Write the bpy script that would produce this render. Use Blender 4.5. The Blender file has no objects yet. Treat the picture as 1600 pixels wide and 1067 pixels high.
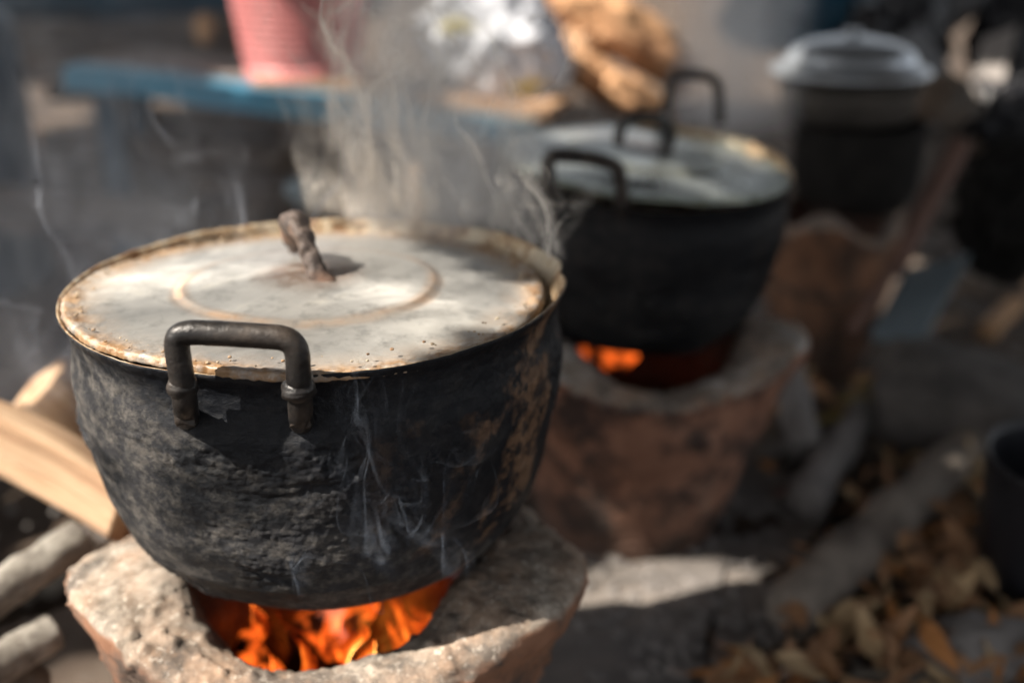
import bpy, math, random
import numpy as np
from math import sin, cos, pi, radians
from mathutils import Vector, Matrix
random.seed(7)
RNG = np.random.default_rng(7)
sc = bpy.context.scene
col = sc.collection

# ------------------------------------------------------------------ camera
FPX, TH, CAMH = 1700.0, 0.3777, 0.8444        # focal length in photo pixels, pitch down, height above ground
cam_d = bpy.data.cameras.new('camera')
cam = bpy.data.objects.new('camera', cam_d); col.objects.link(cam)
cam.location = (0, 0, CAMH)
cam.rotation_euler = (pi/2 - TH, 0, 0)
cam_d.sensor_width = 36.0
cam_d.lens = 36.0 * FPX / 1600.0
cam_d.clip_start = 0.05; cam_d.clip_end = 400
cam_d.dof.use_dof = True
cam_d.dof.focus_distance = 0.735
cam_d.dof.aperture_fstop = 2.0
cam_d.dof.aperture_blades = 0
sc.camera = cam

# ------------------------------------------------------------------ light
SUN_EL = radians(46)
SAZ = (-0.93, -0.367)
SDIR = Vector((SAZ[0]*cos(SUN_EL), SAZ[1]*cos(SUN_EL), sin(SUN_EL)))   # towards the sun
world = bpy.data.worlds.new('World'); sc.world = world; world.use_nodes = True
wn = world.node_tree; bg = wn.nodes['Background']
sky = wn.nodes.new('ShaderNodeTexSky'); sky.sky_type = 'NISHITA'; sky.sun_disc = False
sky.sun_elevation = SUN_EL
sky.sun_rotation = math.atan2(SAZ[0], SAZ[1])
sky.air_density = 1.0; sky.dust_density = 2.0; sky.ozone_density = 1.0
hs = wn.nodes.new('ShaderNodeHueSaturation'); hs.inputs['Saturation'].default_value = .22
wn.links.new(sky.outputs[0], hs.inputs['Color']); wn.links.new(hs.outputs[0], bg.inputs[0]); bg.inputs[1].default_value = 0.088
sl = bpy.data.lights.new('sun', 'SUN'); sun = bpy.data.objects.new('sun', sl); col.objects.link(sun)
sl.energy = 5.0; sl.angle = radians(0.53); sl.color = (1.0, 0.92, 0.81)
sun.rotation_euler = (-SDIR).to_track_quat('-Z', 'Y').to_euler()
sc.view_settings.view_transform = 'Standard'; sc.view_settings.look = 'None'
sc.view_settings.exposure = 1.2; sc.view_settings.gamma = 1.0; sc.view_settings.use_curve_mapping = False
sc.render.engine = 'CYCLES'
sc.cycles.max_bounces = 5; sc.cycles.diffuse_bounces = 2; sc.cycles.glossy_bounces = 2
sc.cycles.transparent_max_bounces = 90; sc.cycles.volume_bounces = 1
sc.cycles.volume_step_rate = 1.0; sc.cycles.volume_max_steps = 160
sc.cycles.use_denoising = True; sc.cycles.use_adaptive_sampling = True; sc.cycles.adaptive_threshold = .02
sc.cycles.sample_clamp_indirect = 4.0

# ------------------------------------------------------------------ helpers
def ray(u, v):
    a = (u - 800)/FPX; b = (533.5 - v)/FPX
    return np.array([a, cos(TH) + b*sin(TH), -sin(TH) + b*cos(TH)])
def PZ(u, v, z):                # where the sight line of a photo pixel meets height z
    d = ray(u, v); s = (z - CAMH)/d[2]
    return Vector((d[0]*s, d[1]*s, z))
def PY(u, v, y):                # ... meets distance y
    d = ray(u, v); s = y/d[1]
    return Vector((d[0]*s, y, CAMH + d[2]*s))

def _hash(i, j, k, seed):
    n = (i*374761393 + j*668265263 + k*2147483647 % 1274126177 + k*1103515245 + seed*974634777) & 0xffffffff
    n = ((n ^ (n >> 13)) * 1274126177) & 0xffffffff
    n = ((n ^ (n >> 16)) * 2246822519) & 0xffffffff
    return ((n ^ (n >> 15)) & 0xffffff) / float(0xffffff)
def vnoise(p, seed=0):
    p = np.asarray(p, float); f = np.floor(p); i = f.astype(np.int64); t = p - f
    t = t*t*t*(t*(t*6-15)+10); x, y, z = i[..., 0], i[..., 1], i[..., 2]
    r = 0
    for dx in (0, 1):
        wx = t[..., 0] if dx else 1-t[..., 0]
        for dy in (0, 1):
            wy = t[..., 1] if dy else 1-t[..., 1]
            for dz in (0, 1):
                wz = t[..., 2] if dz else 1-t[..., 2]
                r = r + wx*wy*wz*_hash(x+dx, y+dy, z+dz, seed)
    return r*2-1
def fbm(p, sc_=1.0, oct_=4, seed=0, gain=.5, lac=2.03):
    p = np.asarray(p, float)*sc_; a = 1.0; r = 0
    for o in range(oct_):
        r = r + a*vnoise(p + 17.3*o, seed+o); p = p*lac; a *= gain
    return r

def mesh_np(name, V, F, smooth=True):
    me = bpy.data.meshes.new(name)
    V = np.asarray(V, np.float32); me.vertices.add(len(V)); me.vertices.foreach_set('co', V.ravel())
    if isinstance(F, np.ndarray):
        n, k = F.shape
        me.loops.add(n*k); me.loops.foreach_set('vertex_index', F.astype(np.int32).ravel())
        me.polygons.add(n); me.polygons.foreach_set('loop_start', np.arange(0, n*k, k, dtype=np.int32))
        me.polygons.foreach_set('loop_total', np.full(n, k, np.int32))
        me.update(calc_edges=True)
    else:
        bpy.data.meshes.remove(me); me = bpy.data.meshes.new(name)
        me.from_pydata([tuple(map(float, v)) for v in V], [], [tuple(int(a) for a in f) for f in F]); me.update()
    if smooth: me.polygons.foreach_set('use_smooth', np.ones(len(me.polygons), bool))
    me.validate()
    return me
def link(name, me, mat, parent=None, loc=None):
    o = bpy.data.objects.new(name, me)
    if mat and (me is not None) and not me.materials: me.materials.append(mat)
    col.objects.link(o)
    if parent is not None: o.parent = parent
    if loc is not None: o.location = loc
    return o
def empty(name, loc=(0, 0, 0), rot=(0, 0, 0)):
    o = bpy.data.objects.new(name, None); col.objects.link(o)
    o.location = loc; o.rotation_euler = rot; o.empty_display_size = .05
    return o
def tag(o, label=None, cat=None, group=None, kind=None):
    if label: o['label'] = label
    if cat: o['category'] = cat
    if group: o['group'] = group
    if kind: o['kind'] = kind
    return o

def revolve_np(profile, nseg, fn=None, sub=None):
    """profile [(r,z)...] open; returns V, F (quads) ; fn(V, ang, s) displaces"""
    P = np.array(profile, float)
    if sub:
        s = np.concatenate([[0], np.cumsum(np.hypot(*np.diff(P, axis=0).T))])
        t = np.linspace(0, s[-1], sub)
        P = np.stack([np.interp(t, s, P[:, 0]), np.interp(t, s, P[:, 1])], 1)
        # light smoothing
        for _ in range(2):
            Q = P.copy(); Q[1:-1] = (P[:-2] + 2*P[1:-1] + P[2:])/4; P = Q
    m = len(P); a = np.linspace(0, 2*pi, nseg, endpoint=False)
    R = P[:, 0][:, None]; Z = P[:, 1][:, None]
    V = np.stack([R*np.cos(a), R*np.sin(a), Z+0*a], -1)
    if fn is not None: V = fn(V, a[None, :] + 0*R, np.arange(m)[:, None]/(m-1) + 0*a[None, :])
    idx = np.arange(m*nseg).reshape(m, nseg); nx = np.roll(idx, -1, 1)
    F = np.stack([idx[:-1], nx[:-1], nx[1:], idx[1:]], -1).reshape(-1, 4)
    return V.reshape(-1, 3), F
def normals_grid(V):            # V (m,n,3), periodic in n
    dt = np.roll(V, -1, 1) - np.roll(V, 1, 1)
    ds = np.gradient(V, axis=0)
    n = np.cross(dt, ds); l = np.linalg.norm(n, axis=-1, keepdims=True); l[l == 0] = 1
    return n/l

def tube_np(path, radii, ns=14, caps=True, noise=0, nscale=60, seed=0, sub=None, flat=1.0):
    P = np.array([tuple(p) for p in path], float); Rr = np.array(radii if hasattr(radii, '__len__') else [radii]*len(P), float)
    if sub:
        n0 = len(P); t0 = np.arange(n0); t = np.linspace(0, n0-1, sub)
        # catmull-rom
        i = np.minimum(t.astype(int), n0-2); f = (t-i)[:, None]
        g = lambda k: P[np.clip(i+k, 0, n0-1)]
        P2 = .5*((2*g(0)) + (g(1)-g(-1))*f + (2*g(-1)-5*g(0)+4*g(1)-g(2))*f*f + (-g(-1)+3*g(0)-3*g(1)+g(2))*f**3)
        Rr = np.interp(t, t0, Rr); P = P2
    m = len(P); T = np.gradient(P, axis=0); T /= np.linalg.norm(T, axis=1, keepdims=True)
    up = np.array([0.13, .21, 1.0]); up /= np.linalg.norm(up)
    if abs(T[0] @ up) > .95: up = np.array([1.0, .1, 0])
    N = np.cross(T[0], up); N /= np.linalg.norm(N)
    rings = []; a = np.linspace(0, 2*pi, ns, endpoint=False)
    for k in range(m):
        N = N - T[k]*(N @ T[k]); N /= np.linalg.norm(N); B = np.cross(T[k], N)
        rings.append(P[k] + Rr[k]*(np.cos(a)[:, None]*N + flat*np.sin(a)[:, None]*B))
    V = np.array(rings)
    if noise:
        c = P[:, None, :]; d = V - c
        V = c + d*(1 + noise*fbm(V, nscale, 3, seed))[..., None]
    idx = np.arange(m*ns).reshape(m, ns); nx = np.roll(idx, -1, 1)
    F = [tuple(q) for q in np.stack([idx[:-1], nx[:-1], nx[1:], idx[1:]], -1).reshape(-1, 4)]
    Vf = [tuple(v) for v in V.reshape(-1, 3)]
    if caps:
        Vf += [tuple(P[0]), tuple(P[-1])]; c0, c1 = m*ns, m*ns+1
        for k in range(ns):
            F.append((c0, idx[0, (k+1) % ns], idx[0, k])); F.append((c1, idx[-1, k], idx[-1, (k+1) % ns]))
    return Vf, F
def tube(name, path, radii, mat, parent=None, **k):
    V, F = tube_np(path, radii, **k); return link(name, mesh_np(name, V, F), mat, parent)

def slab_np(sx, sy, sz, nx=10, ny=4, nz=2, noise=0, nscale=12, seed=0, rnd=.0):
    """closed box built as a subdivided grid, lightly warped"""
    import itertools
    V = []; F = []; key = {}
    def vid(i, j, k):
        q = (i, j, k)
        if q not in key: key[q] = len(V); V.append(((i/nx-.5)*sx, (j/ny-.5)*sy, (k/nz-.5)*sz))
        return key[q]
    for i in range(nx):
        for j in range(ny):
            F.append((vid(i, j, 0), vid(i, j+1, 0), vid(i+1, j+1, 0), vid(i+1, j, 0)))
            F.append((vid(i, j, nz), vid(i+1, j, nz), vid(i+1, j+1, nz), vid(i, j+1, nz)))
    for i in range(nx):
        for k in range(nz):
            F.append((vid(i, 0, k), vid(i+1, 0, k), vid(i+1, 0, k+1), vid(i, 0, k+1)))
            F.append((vid(i, ny, k), vid(i, ny, k+1), vid(i+1, ny, k+1), vid(i+1, ny, k)))
    for j in range(ny):
        for k in range(nz):
            F.append((vid(0, j, k), vid(0, j, k+1), vid(0, j+1, k+1), vid(0, j+1, k)))
            F.append((vid(nx, j, k), vid(nx, j+1, k), vid(nx, j+1, k+1), vid(nx, j, k+1)))
    V = np.array(V)
    if noise:
        for c in range(3): V[:, c] += noise*fbm(V, nscale, 3, seed+c*9)
    return V, F
def chunk_mesh(seed, n=1, s=(.02, .014, .012)):
    V, F = slab_np(s[0]*2, s[1]*2, s[2]*2, 4, 3, 3, .35*min(s), .8/min(s), seed)
    L = np.linalg.norm(V/np.array(s), axis=1, keepdims=True); V = V*(1.25/np.maximum(L, .6))**.6
    return V, F
def merge(parts):
    Vs = []; Fs = []; o = 0
    for V, F in parts:
        Vs.append(np.asarray(V)); Fs += [tuple(int(i)+o for i in f) for f in F]; o += len(V)
    return np.concatenate(Vs), Fs
def rock(name, c, s, mat, label, cat, seed, rot=(0, 0, 0), group=None, am=.18, sub=4, nsc=2.2, flatten=None):
    import bmesh
    bm = bmesh.new(); bmesh.ops.create_icosphere(bm, subdivisions=sub, radius=1)
    V = np.array([v.co[:] for v in bm.verts]); F = [tuple(v.index for v in f.verts) for f in bm.faces]; bm.free()
    r = 1 + am*fbm(V, nsc, 4, seed) + am*.6*np.abs(fbm(V, nsc*2, 2, seed+3))
    if flatten: V = np.sign(V)*np.abs(V)**flatten
    V = V*r[:, None]*np.array(s)
    o = link(name, mesh_np(name, V, F), mat, None, c); o.rotation_euler = rot; tag(o, label, cat, group); return o
def orient(o, p0, p1, roll=0):
    """place an object whose long axis is local x between two points"""
    p0 = Vector(p0); p1 = Vector(p1); d = (p1-p0).normalized()
    z = Vector((0, 0, 1)); 
    if abs(d.z) > .97: z = Vector((0, 1, 0))
    y = z.cross(d).normalized(); z = d.cross(y)
    M = Matrix((d, y, z)).transposed().to_4x4() @ Matrix.Rotation(roll, 4, 'X')
    M.translation = (p0+p1)/2
    o.matrix_world = M

# ------------------------------------------------------------------ materials
class NT:
    def __init__(s, name):
        s.m = bpy.data.materials.new(name); s.m.use_nodes = True; s.t = s.m.node_tree; s.n = s.t.nodes; s.l = s.t.links
        s.b = s.n['Principled BSDF']; s.out = s.n['Material Output']
        s.tc = s.n.new('ShaderNodeTexCoord')
    def coord(s, scale=(1, 1, 1), src='Object'):
        mp = s.n.new('ShaderNodeMapping'); mp.inputs['Scale'].default_value = scale
        s.l.new(s.tc.outputs[src], mp.inputs[0]); return mp.outputs[0]
    def noise(s, scale, detail=6, rough=.6, vec=None, dist=0, col=False):
        n = s.n.new('ShaderNodeTexNoise'); n.inputs['Scale'].default_value = scale; n.inputs['Detail'].default_value = detail
        n.inputs['Roughness'].default_value = rough; n.inputs['Distortion'].default_value = dist
        s.l.new(vec if vec is not None else s.tc.outputs['Object'], n.inputs['Vector'])
        return n.outputs['Color' if col else 'Fac']
    def voro(s, scale, vec=None, feat='F1'):
        n = s.n.new('ShaderNodeTexVoronoi'); n.inputs['Scale'].default_value = scale; n.feature = feat
        s.l.new(vec if vec is not None else s.tc.outputs['Object'], n.inputs['Vector']); return n.outputs['Distance']
    def ramp(s, fac, stops, interp='LINEAR'):
        n = s.n.new('ShaderNodeValToRGB'); cr = n.color_ramp; cr.interpolation = interp
        while len(cr.elements) > 1: cr.elements.remove(cr.elements[-1])
        for i, (p, c) in enumerate(stops):
            e = cr.elements[0] if i == 0 else cr.elements.new(p)
            e.position = p; e.color = (c, c, c, 1) if not hasattr(c, '__len__') else (*c, 1)
        s.l.new(fac, n.inputs[0]); return n.outputs[0]
    def mix(s, fac, a, b, mode='MIX'):
        n = s.n.new('ShaderNodeMix'); n.data_type = 'RGBA'; n.blend_type = mode
        for inp, v in ((n.inputs['Factor'], fac), (n.inputs[6], a), (n.inputs[7], b)):
            if isinstance(v, bpy.types.NodeSocket): s.l.new(v, inp)
            elif hasattr(v, '__len__'): inp.default_value = (*v, 1)
            elif inp.type == 'RGBA': inp.default_value = (v, v, v, 1)
            else: inp.default_value = v
        return n.outputs[2]
    def math(s, op, a, b=None, c=None, clamp=False):
        n = s.n.new('ShaderNodeMath'); n.operation = op; n.use_clamp = clamp
        for i, v in enumerate((a, b, c)):
            if v is None: continue
            if isinstance(v, bpy.types.NodeSocket): s.l.new(v, n.inputs[i])
            else: n.inputs[i].default_value = v
        return n.outputs[0]
    def xyz(s, vec=None):
        n = s.n.new('ShaderNodeSeparateXYZ'); s.l.new(vec if vec is not None else s.tc.outputs['Object'], n.inputs[0]); return n.outputs
    def set(s, base=None, rough=None, metal=None, spec=None):
        for k, v in (('Base Color', base), ('Roughness', rough), ('Metallic', metal), ('Specular IOR Level', spec)):
            if v is None: continue
            if isinstance(v, bpy.types.NodeSocket): s.l.new(v, s.b.inputs[k])
            elif hasattr(v, '__len__'): s.b.inputs[k].default_value = (*v, 1)
            else: s.b.inputs[k].default_value = v
    def bump(s, h, strength=.4, dist=.002, normal=None):
        n = s.n.new('ShaderNodeBump'); n.inputs['Strength'].default_value = strength; n.inputs['Distance'].default_value = dist
        s.l.new(h, n.inputs['Height'])
        if normal is not None: s.l.new(normal, n.inputs['Normal'])
        s.l.new(n.outputs[0], s.b.inputs['Normal']); return n.outputs[0]

def simple_mat(name, c1, c2, scale=20, rough=.7, bump=.4, bd=.003, metal=0, stretch=(1, 1, 1), detail=7, spec=.4, third=None):
    t = NT(name); v = t.coord(stretch)
    n = t.noise(scale, detail, .65, v, .3)
    c = t.ramp(n, [(.3, c1), (.7, c2)])
    if third:
        n3 = t.noise(scale*.35, 4, .6, v); c = t.mix(t.ramp(n3, [(.5, 0), (.66, 1)]), c, third)
    t.set(c, rough, metal, spec)
    n2 = t.noise(scale*4, 5, .7, v); t.bump(n2, bump, bd)
    return t.m

def soot_mat(name='sooty_pot_metal', k=1.0):
    t = NT(name); x = t.xyz()
    v = t.coord((1, 1, 1.35))
    n1 = t.noise(10, 10, .74, v, .5); n2 = t.noise(55, 8, .75, v); n3 = t.noise(4.2, 5, .6, t.coord((1, 1, 1.4)), .8)
    base = t.ramp(n1, [(.32, (.003, .0035, .005)), (.46, (.009, .010, .012)), (.58, (.028, .028, .031)), (.70, (.085, .080, .074))])
    ash = t.ramp(n2, [(.46, 0), (.66, 1)])
    c = t.mix(t.math('MULTIPLY', ash, t.ramp(n1, [(.38, .03), (.6, .8)])), base, (.15, .135, .118))
    # greasy bluish-black soot at upper right, partly shadow put into the colour
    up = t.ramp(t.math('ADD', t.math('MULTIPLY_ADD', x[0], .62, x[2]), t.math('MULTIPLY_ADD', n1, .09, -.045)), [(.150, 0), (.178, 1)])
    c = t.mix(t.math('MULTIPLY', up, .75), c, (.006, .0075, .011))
    # burnt orange-brown scale showing where the soot has flaked off, mostly on the right-hand side
    side = t.math('MULTIPLY_ADD', x[0], 6.0, -.30, clamp=True)
    br = t.math('MULTIPLY', t.ramp(n3, [(.50, 0), (.545, 1)]), side)
    br = t.math('MULTIPLY', br, t.ramp(t.noise(38, 6, .75), [(.45, 0), (.55, 1)]))
    c = t.mix(t.math('MULTIPLY', br, .8), c, t.ramp(n2, [(.35, (.13, .065, .032)), (.65, (.42, .25, .145))]))
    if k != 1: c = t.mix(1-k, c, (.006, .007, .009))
    lum = t.ramp(n1, [(.35, .42), (.6, .85)])
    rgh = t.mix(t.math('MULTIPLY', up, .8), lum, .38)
    t.set(c, rgh, 0.0, .22)
    h = t.math('ADD', t.noise(150, 6, .75), t.math('MULTIPLY', n2, 1.2))
    t.bump(h, .7, .0018)
    return t.m

def alu_mat(name='stained_aluminium', ring=.103, edge=.187, grey=(.52, .51, .485), film=(.76, .72, .63), rust=(.42, .22, .09), dark=.0, metal=.65, rgh=.42):
    t = NT(name); x = t.xyz()
    r = t.math('SQRT', t.math('ADD', t.math('MULTIPLY', x[0], x[0]), t.math('MULTIPLY', x[1], x[1])))
    wob = t.math('MULTIPLY_ADD', t.noise(14, 4, .6), .012, -.006)
    rw = t.math('ADD', r, wob)
    n1 = t.noise(9, 7, .65, t.coord((1, 1.6, 1)), .9); n2 = t.noise(60, 7, .7); n3 = t.noise(3.2, 4, .5, None, .7)
    c = t.ramp(n1, [(.30, tuple(g*.58 for g in grey)), (.44, tuple(g*.82 for g in grey)), (.58, grey), (.76, film)])
    c = t.mix(t.ramp(n3, [(.45, 0), (.75, .40)]), c, film)
    c = t.mix(t.math('MULTIPLY', t.ramp(n2, [(.50, 0), (.66, .6)]), 1.0), c, tuple(g*.45 for g in grey))
    # stain along the pressed ring
    d = t.math('ABSOLUTE', t.math('SUBTRACT', rw, ring))
    st = t.math('MULTIPLY', t.ramp(t.math('MULTIPLY', d, 100), [(.0, 1), (.42, .55), (.95, 0)]), t.ramp(n1, [(.36, .15), (.56, .85)]))
    c = t.mix(t.math('MULTIPLY', st, .8), c, rust)
    # brown scum towards the edge
    e = t.ramp(t.math('DIVIDE', rw, edge), [(.80, 0), (.91, .45), (.97, 1)])
    e = t.math('MULTIPLY', e, t.ramp(t.noise(34, 8, .75), [(.36, .12), (.54, 1)]))
    c = t.mix(e, c, t.ramp(n2, [(.35, tuple(a*.45 for a in rust)), (.65, (rust[0]*1.05, rust[1]*1.35, rust[2]*2.0))]))
    # rust round the handle foot
    k = t.math('MULTIPLY', t.ramp(t.math('MULTIPLY', rw, 10), [(.20, 1), (.52, 0)]), t.ramp(n2, [(.3, .3), (.6, 1)]))
    c = t.mix(t.math('MULTIPLY', k, .8), c, (.20, .10, .05))
    if dark: c = t.mix(dark, c, (.05, .055, .05))
    sf = t.math('ADD', t.math('MULTIPLY', e, -.6), metal, clamp=True)
    t.set(c, t.mix(t.ramp(n1, [(.35, 0), (.65, 1)]), rgh-.06, rgh+.14), sf, .5)
    tg = t.n.new('ShaderNodeTangent'); tg.direction_type = 'RADIAL'; tg.axis = 'Z'; t.l.new(tg.outputs[0], t.b.inputs['Tangent']); t.b.inputs['Anisotropic'].default_value = .62
    h = t.math('ADD', t.math('ADD', t.math('MULTIPLY', n2, .6), t.math('MULTIPLY', e, 1.4)), t.math('MULTIPLY', n1, 1.3))
    t.bump(h, .45, .0014)
    return t.m

def clay_mat(name, top_z, body=((.20, .095, .055), (.33, .175, .11)), ash=(.37, .315, .26), dark=(.09, .07, .058)):
    t = NT(name); x = t.xyz(); g = t.n.new('ShaderNodeNewGeometry'); nz = t.xyz(g.outputs['Normal'])[2]
    n1 = t.noise(7, 8, .65, None, .5); n2 = t.noise(42, 8, .75); n3 = t.voro(120)
    c = t.ramp(n1, [(.3, body[0]), (.6, body[1]), (.75, (.30, .22, .17))])
    c = t.mix(t.ramp(t.noise(13, 6, .7), [(.46, 0), (.60, .9)]), c, dark)
    hz = t.ramp(t.math('ADD', nz, t.math('MULTIPLY_ADD', n1, .5, -.25)), [(.15, 0), (.55, 1)])
    topc = t.ramp(n2, [(.32, (.035, .030, .027)), (.44, (.20, .165, .13)), (.58, ash), (.76, (.58, .50, .41))])
    topc = t.mix(t.ramp(n1, [(.44, 0), (.60, .7)]), topc, (.33, .215, .145)); topc = t.mix(t.ramp(t.noise(14, 8, .75), [(.48, 0), (.60, .85)]), topc, (.095, .082, .072)); topc = t.mix(t.ramp(t.noise(150, 4, .8), [(.56, 0), (.68, .8)]), topc, (.60, .54, .46))
    c = t.mix(t.math('MULTIPLY', hz, t.ramp(x[2], [(top_z-.12, 0), (top_z-.06, 1)])), c, topc)
    r = t.math('SQRT', t.math('ADD', t.math('MULTIPLY', x[0], x[0]), t.math('MULTIPLY', x[1], x[1])))
    inn = t.ramp(t.math('MULTIPLY_ADD', n1, .05, r), [(.158, 1), (.196, 0)])
    c = t.mix(t.math('MULTIPLY', inn, t.ramp(n1, [(.35, .5), (.6, .95)])), c, (.035, .03, .027))
    t.set(c, .9, 0, .25)
    h = t.math('ADD', t.math('MULTIPLY', n2, 1.2), t.math('MULTIPLY', t.noise(170, 5, .7), .8))
    t.bump(h, .6, .0022)
    return t.m

M = {}
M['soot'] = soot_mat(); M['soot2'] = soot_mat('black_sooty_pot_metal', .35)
M['lid'] = alu_mat()
M['lid2'] = alu_mat('greenish_dull_aluminium', .10, .195, (.50, .54, .53), (.56, .60, .57), (.26, .25, .14), .0, .85, .30)
M['rimcrust'] = None
def rim_mat():
    t = NT('crusted_rim'); n = t.noise(70, 8, .75); n2 = t.noise(18, 5, .6)
    c = t.ramp(n, [(.30, (.05, .028, .015)), (.44, (.24, .13, .06)), (.56, (.50, .38, .24)), (.70, (.66, .60, .50))])
    c = t.mix(t.ramp(n2, [(.48, 0), (.6, .8)]), c, (.50, .44, .34))
    t.set(c, t.ramp(n, [(.4, .75), (.6, .4)]), t.ramp(n2, [(.45, 0), (.65, .5)]), .5); t.bump(n, .6, .0015); return t.m
M['rimcrust'] = rim_mat()
def iron_mat(name, c1, c2, rust, rgh=(.28, .6), bump=.35, spec=.6, metal=.35):
    t = NT(name); n = t.noise(90, 8, .7); n2 = t.noise(22, 6, .65)
    c = t.ramp(n, [(.35, c1), (.65, c2)]); c = t.mix(t.ramp(n2, [(.5, 0), (.68, .8)]), c, rust)
    t.set(c, t.ramp(n2, [(.35, rgh[0]), (.65, rgh[1])]), metal, spec); t.bump(t.math('ADD', n, t.noise(420, 4, .7)), bump, .0012); return t.m
M['iron'] = iron_mat('black_iron', (.012, .011, .011), (.035, .03, .027), (.06, .042, .03))
M['rustiron'] = iron_mat('rusty_iron', (.045, .034, .03), (.12, .09, .075), (.19, .10, .06), (.5, .8), .7)
M['clay'] = clay_mat('ash_crusted_clay', .31)
M['clay2'] = clay_mat('sooty_clay', .31, ((.15, .07, .045), (.34, .175, .115)), (.42, .40, .38), (.04, .032, .03))
M['clay3'] = clay_mat('brown_clay', .31, ((.13, .060, .032), (.24, .125, .075)), (.34, .29, .27), (.06, .04, .03))
M['firewood'] = simple_mat('split_pale_wood', (.42, .24, .13), (.74, .53, .35), 13, .75, .9, .003, 0, (.22, 6, 6), third=(.36, .20, .11))
M['bark'] = simple_mat('dark_rough_bark', (.045, .036, .03), (.14, .115, .09), 30, .9, .9, .006, third=(.22, .20, .17))
M['ashbark'] = simple_mat('ash_covered_bark', (.07, .058, .048), (.34, .31, .265), 42, .9, .9, .006, third=(.42, .39, .34))
M['charwood'] = simple_mat('charred_wood', (.005, .005, .005), (.022, .020, .018), 30, .8, .8, .004, spec=.15)
M['greywood'] = simple_mat('weathered_grey_wood', (.085, .075, .068), (.19, .165, .145), 9, .85, .6, .003, 0, (.4, 3, 3), third=(.055, .05, .047))
M['boardwood'] = simple_mat('ash_dusted_board', (.11, .10, .092), (.29, .25, .22), 11, .85, .7, .004, 0, (.5, 2, 2), third=(.15, .14, .135))
M['rootwood'] = simple_mat('grey_brown_root', (.14, .115, .095), (.34, .285, .235), 16, .85, .9, .006, 0, (1, 1, 1), third=(.07, .05, .038))
M['redwood'] = simple_mat('reddish_branch', (.10, .055, .042), (.20, .115, .088), 18, .8, .5, .003)
M['logwood'] = simple_mat('brown_log', (.07, .048, .034), (.16, .12, .09), 14, .85, .6, .004, third=(.10, .09, .08))
M['logend'] = simple_mat('sawn_log_end', (.30, .16, .075), (.50, .30, .16), 30, .8, .4, .002)
M['blue'] = simple_mat('worn_blue_paint', (.03, .17, .28), (.05, .26, .40), 8, .5, .2, .001, third=(.12, .25, .32))
M['darkblue'] = simple_mat('dark_blue_plastic', (.006, .035, .065), (.012, .06, .10), 6, .45, .2, .001)
M['pink'] = simple_mat('pink_plastic', (.50, .16, .155), (.62, .24, .23), 6, .45, .15, .001)
M['white'] = simple_mat('white_plastic_film', (.58, .60, .66), (.78, .79, .84), 8, .35, .25, .002)
M['yellow'] = simple_mat('yellow_film', (.50, .40, .03), (.62, .50, .06), 12, .4, .2, .002)
M['card'] = simple_mat('tan_cardboard', (.42, .25, .14), (.58, .37, .23), 9, .8, .3, .002, third=(.34, .19, .10))
M['sack'] = simple_mat('orange_tan_sacking', (.46, .25, .13), (.62, .37, .20), 13, .8, .5, .003, third=(.30, .15, .08))
M['black'] = simple_mat('black_plastic_sheet', (.006, .006, .008), (.02, .02, .024), 10, .4, .4, .003)
M['greysheet'] = simple_mat('grey_sheet', (.10, .105, .115), (.20, .205, .215), 8, .5, .4, .003)
M['bluegrey'] = simple_mat('bluish_grey_board', (.13, .165, .185), (.20, .24, .26), 6, .6, .2, .002)
M['stone'] = simple_mat('dark_grey_stone', (.05, .045, .042), (.17, .15, .135), 14, .9, .7, .004)
M['palestone'] = simple_mat('pale_ashy_stone', (.16, .145, .135), (.28, .255, .24), 14, .9, .6, .004)
M['leafA'] = simple_mat('dry_brown_leaf', (.26, .125, .06), (.48, .27, .14), 30, .7, .4, .001)
M['leafB'] = simple_mat('dry_tan_leaf', (.34, .22, .11), (.52, .37, .21), 30, .7, .4, .001)
M['leafC'] = simple_mat('dry_orange_leaf', (.34, .13, .035), (.50, .22, .07), 30, .7, .4, .001)
M['leafY'] = simple_mat('yellowed_leaf', (.26, .20, .035), (.40, .32, .08), 30, .6, .4, .001)
def ash_blue():
    return simple_mat('silver_aluminium', (.42, .46, .50), (.66, .69, .72), 12, .36, .15, .001, .85, third=(.38, .38, .38))
M['silver'] = ash_blue(); M['panside'] = simple_mat('smoked_aluminium', (.05, .048, .045), (.13, .12, .11), 9, .4, .2, .001, .7)
M['awning'] = simple_mat('awning_tarpaulin', (.05, .06, .07), (.10, .11, .12), 5, .8, .3, .003)
def ground_mat():
    t = NT('ashy_dirt'); n = t.noise(3.5, 8, .65); n2 = t.noise(28, 8, .75); n3 = t.noise(1.1, 4, .6)
    c = t.ramp(n, [(.3, (.035, .025, .018)), (.5, (.085, .060, .044)), (.7, (.19, .145, .11))])
    c = t.mix(t.ramp(n2, [(.5, 0), (.7, .6)]), c, (.11, .095, .085)); c = t.mix(t.ramp(n3, [(.45, 0), (.65, .5)]), c, (.04, .037, .036))
    t.set(c, .95, 0, .2); t.bump(t.math('ADD', n2, n), .8, .012); return t.m
M['ground'] = ground_mat()

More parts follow.
